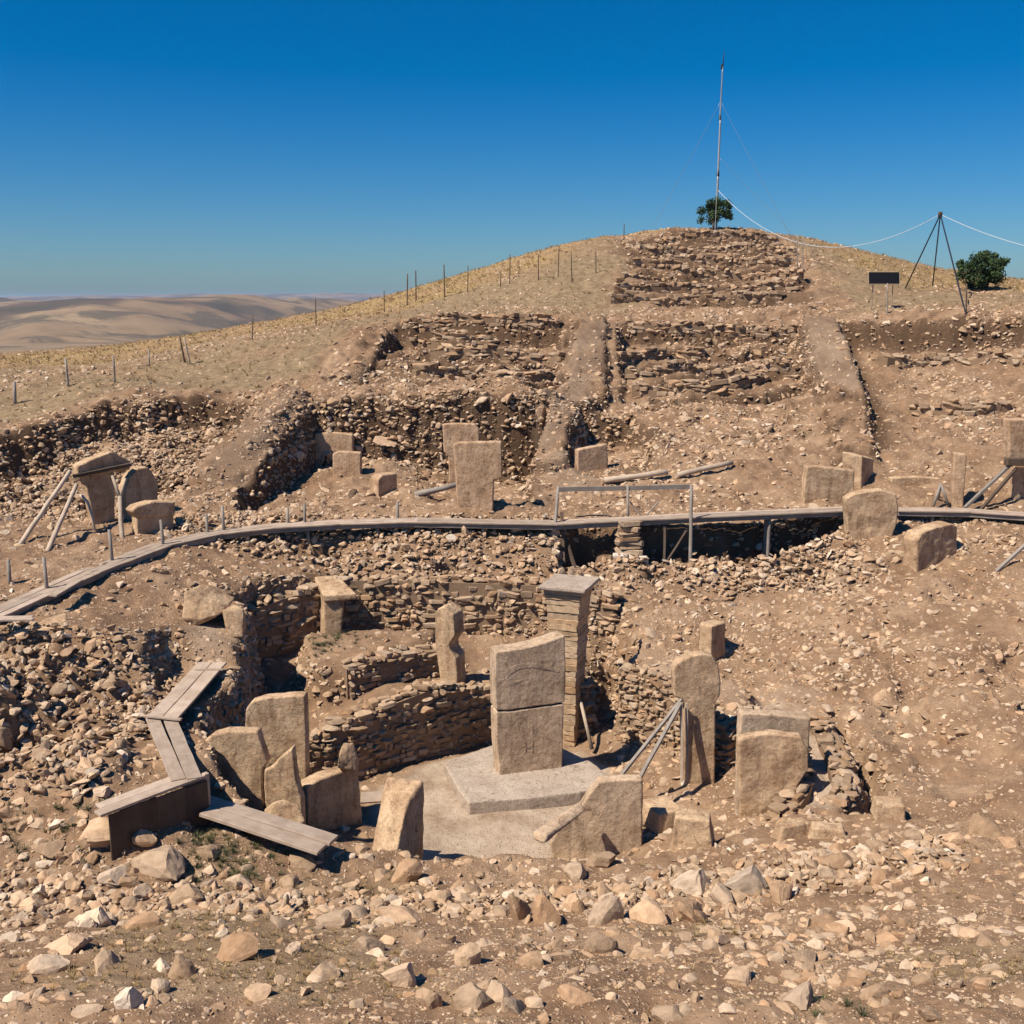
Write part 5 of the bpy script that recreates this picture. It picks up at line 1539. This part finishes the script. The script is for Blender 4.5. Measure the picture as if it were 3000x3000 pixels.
tree('round_bush', tb, P(2882, 790, tb.y), 2.05, 1.7, 1.42, 'round dark evergreen bush beside the tripod', 'tree', 6200, 9, 0.14, 46)

# ------------------------------------------------------------------ single stones in the foreground
OWN = {
 0: 'big white-topped rock at the left end of the row of rocks below the pit',
 1: 'thin tilted slab wedged between two big rocks of the row',
 2: 'largest blocky rock in the row below the pit',
 3: 'pointed upright rock at the right end of the row below the pit',
 4: 'flat rock lying apart on the slope right of the row of rocks',
 5: 'broad flat-topped rock at the near side of the row below the pit',
 18: 'long flat pale slab lying on the slope in the lower left corner',
 19: 'pale rounded rock just behind the long flat slab, lower left',
 20: 'dark sided slab in front of the long flat pale slab, lower left',
 21: 'small bright white stone in the lower left corner',
}
hand = [(2028, 2580, 120, 90), (2113, 2596, 50, 120), (2190, 2572, 135, 105), (2284, 2588, 70, 125), (2455, 2514, 135, 70), (1895, 2657, 140, 100), (1772, 2657, 95, 115), (1674, 2634, 75, 90), (1597, 2661, 95, 115), (1515, 2650, 80, 110), (2012, 2657, 125, 70), (1760, 2512, 90, 50), (1686, 2541, 90, 75), (2880, 2412, 120, 70), (1748, 2750, 115, 85), (2160, 2850, 110, 60), (2330, 2905, 120, 75), (1682, 2905, 115, 50),
        (200, 2755, 200, 60), (285, 2680, 130, 85), (125, 2812, 155, 60), (376, 2915, 75, 75), (700, 2780, 135, 70), (535, 2828, 105, 85), (940, 2845, 105, 60), (1172, 2848, 115, 90), (1258, 2914, 95, 80), (1374, 2798, 95, 70), (1374, 2906, 140, 110), (481, 2503, 190, 80), (287, 2437, 120, 70), (410, 2437, 100, 45), (846, 2572, 75, 45), (877, 2518, 95, 48), (699, 2572, 80, 62), (1196, 2549, 85, 75), (1281, 2619, 115, 70), (1165, 2666, 140, 60), (1382, 2603, 75, 48), (1475, 2655, 80, 70), (610, 2480, 90, 70), (330, 2560, 90, 60), (150, 2480, 80, 60), (90, 2640, 90, 55), (540, 2610, 120, 60), (420, 2690, 120, 60), (980, 2690, 100, 55), (1080, 2760, 90, 60), (820, 2700, 80, 50), (1560, 2800, 80, 60), (1880, 2790, 80, 50), (2080, 2760, 70, 45), (2050, 2680, 60, 50), (1950, 2600, 80, 50), (2560, 2470, 70, 40), (2680, 2440, 60, 40), (2790, 2450, 60, 40), (2960, 2460, 70, 45), (2380, 2530, 70, 60), (1960, 2960, 120, 60), (1500, 2940, 100, 60), (760, 2900, 80, 60), (2560, 2900, 90, 50), (2720, 2960, 90, 50), (2250, 2720, 60, 40)]
nst = 0
def loose(p, w, h, label, group, pale=False, rot=None):
    me = ALLROCK[10 + random.randrange(4)] if pale else ALLROCK[random.randrange(10)]
    fl = max(0.3, min(1.3, h / max(w, 1e-3)))
    ext = [max(abs(v.co[k]) for v in me.vertices) for k in range(3)]
    e = rot or (random.gauss(0, 0.25), random.gauss(0, 0.25), random.uniform(-0.6, 0.6))
    o = link('loose_stone', me, None, None, Matrix.LocRotScale(p, Euler(e), Vector((w * 0.5 / ext[0], w * random.uniform(0.32, 0.46) / ext[1], h * 0.56 / ext[2]))))
    tag(o, label, 'stone', group)
    return o
def zone_of(p):
    d = p - CAMV
    dep = d.dot(FWD)
    u = 1500 + FPX * d.x / dep
    v = 1500 - FPX * d.dot(Vector((0, SP, CP))) / dep
    c = ('under the plank bench', 'below the leaning stone', 'below the wide diagonal slab', 'below the ring wall')[0 if u < 900 else 1 if u < 1500 else 2 if u < 2150 else 3]
    r = ('close to the pit edge', 'half way down', 'at the bottom of the picture')[0 if v < 2620 else 1 if v < 2820 else 2]
    return 'loose tan rock %s, %s' % (r, c), 'rocks %s, %s' % (r, c)
for k, (u, v, w_, h_) in enumerate(hand):
    p = hit(u, v + h_ * 0.35)
    s = ppm(p)
    w_, h_ = w_ / s * 1.08, h_ / s * 1.1
    p.z += h_ * 0.13
    rot = (0.2, 1.15, 0.3) if k == 1 else None
    if k == 1: w_, h_ = h_, w_ * 1.2
    loose(p, w_, h_, OWN.get(k) or zone_of(p)[0], None if k in OWN else zone_of(p)[1], k in (0, 2, 18, 21, 25, 19), rot)
cand = []
dens = clear * fore * (0.2 + 0.8 * patch2) * (0.5 + 1.2 * near_rim + 0.6 * (CX < 1)) * (CY > 11.5)
p, jj, ii = sample(dens * 3.0, 300 - len(hand))
for q in p:
    w_ = 0.16 + 0.26 * random.random() ** 1.8
    loose(Vector(q) + Vector((0, 0, w_ * 0.05)), w_, w_ * random.uniform(0.5, 0.9), *zone_of(Vector(q)), random.random() < 0.15)

# ------------------------------------------------------------------ dry grass and weeds
def tuft_mesh(name, seed, mat, nb, hgt, spread):
    r = random.Random(seed)
    co, fa = [], []
    for _ in range(nb):
        a = r.uniform(0, 6.28); q = r.uniform(0, 0.35)
        b = Vector((math.cos(a) * q * 0.3, math.sin(a) * q * 0.3, -0.02))
        d = Vector((math.cos(a), math.sin(a), 0)) * spread * r.uniform(0.3, 1.3)
        hh = hgt * r.uniform(0.5, 1.1)
        sd = Vector((-math.sin(a), math.cos(a), 0)) * 0.028 * r.uniform(0.6, 1.3)
        k = len(co)
        m_ = b + d * 0.35 + Vector((0, 0, hh * 0.6)); t_ = b + d + Vector((0, 0, hh))
        co += [b - sd, b + sd, m_ + sd * 0.7, m_ - sd * 0.7, t_]
        fa += [(k, k + 1, k + 2, k + 3), (k + 3, k + 2, k + 4)]
    me = bpy.data.meshes.new(name)
    me.from_pydata([tuple(v) for v in co], [], fa)
    me.materials.append(mat)
    return me
COL_G = make_col('tuft_shapes', [tuft_mesh('tuft_%d' % i, i, M['straw'], 16, 1.0, 0.7) for i in range(5)])
COL_W = make_col('weed_shapes', [tuft_mesh('weed_%d' % i, 40 + i, M['weed'], 26, 0.8, 0.9) for i in range(4)])
def tufts(name, dens, maxn, smin, smax, col, nv, label):
    p, jj, ii = sample(dens, maxn)
    n = len(p)
    s = rng.uniform(smin, smax, n)
    rot = np.c_[rng.normal(0, 0.12, n), rng.normal(0, 0.12, n), rng.uniform(0, 6.28, n)]
    return scatter(name, p, rot, np.c_[s * 1.1, s * 1.1, s * rng.uniform(0.5, 1.1, n)], rng.integers(0, nv, n), col, label)
cgo = cell(MASK['gold'])
flat = 1 - sstep(0.5, 1.0, csl)
tufts('dry_grass', flat * np.where(CY > 40, cg * (3.0 + 8.0 * cgo), 0) * 1.0, 40000, 0.12, 0.30, COL_G, 5, 'short golden dry grass on the mound')
tufts('dry_stubble', flat * clear * fore * (0.1 + 1.6 * cg) * 22, 26000, 0.05, 0.13, COL_G, 5, 'thin straw stubble among the foreground stones')
wd = np.zeros_like(CX)
for (u, v, Y, rr) in ((230, 2330, 20.5, 0.5), (700, 2480, 20.6, 0.7), (660, 2500, 20.2, 0.6), (980, 1885, 32.3, 0.6), (950, 1900, 31.8, 0.5), (20, 2420, 20.2, 0.5), (2450, 2990, 12.3, 0.3), (600, 2450, 20.6, 0.5)):
    q = P(u, v, Y)
    wd += np.exp(-((CX - q.x) ** 2 + (CY - q.y) ** 2) / (rr * rr))
tufts('weeds', wd * 26, 500, 0.08, 0.22, COL_W, 4, 'dusty green weeds at the edges of the planks')

# ------------------------------------------------------------------ haze over the far land
bm = bmesh.new()
bmesh.ops.create_cube(bm, size=1.0)
for v in bm.verts:
    v.co = Vector((v.co.x * 33000, v.co.y * 33000, -66 if v.co.z < 0 else 37))
hz_o = bm_obj('haze', bm)
mh = bpy.data.materials.new('thin_haze'); mh.use_nodes = True
nt = mh.node_tree; nt.nodes.clear()
ho = nt.nodes.new('ShaderNodeOutputMaterial'); pv = nt.nodes.new('ShaderNodeVolumePrincipled')
pv.inputs['Color'].default_value = (0.60, 0.73, 1.0, 1)
pv.inputs['Density'].default_value = 0.00007
nt.links.new(pv.outputs[0], ho.inputs['Volume'])
hz_o.data.materials.append(mh)
tag(hz_o, 'thin pale haze over the distant hills', None, None, 'stuff')
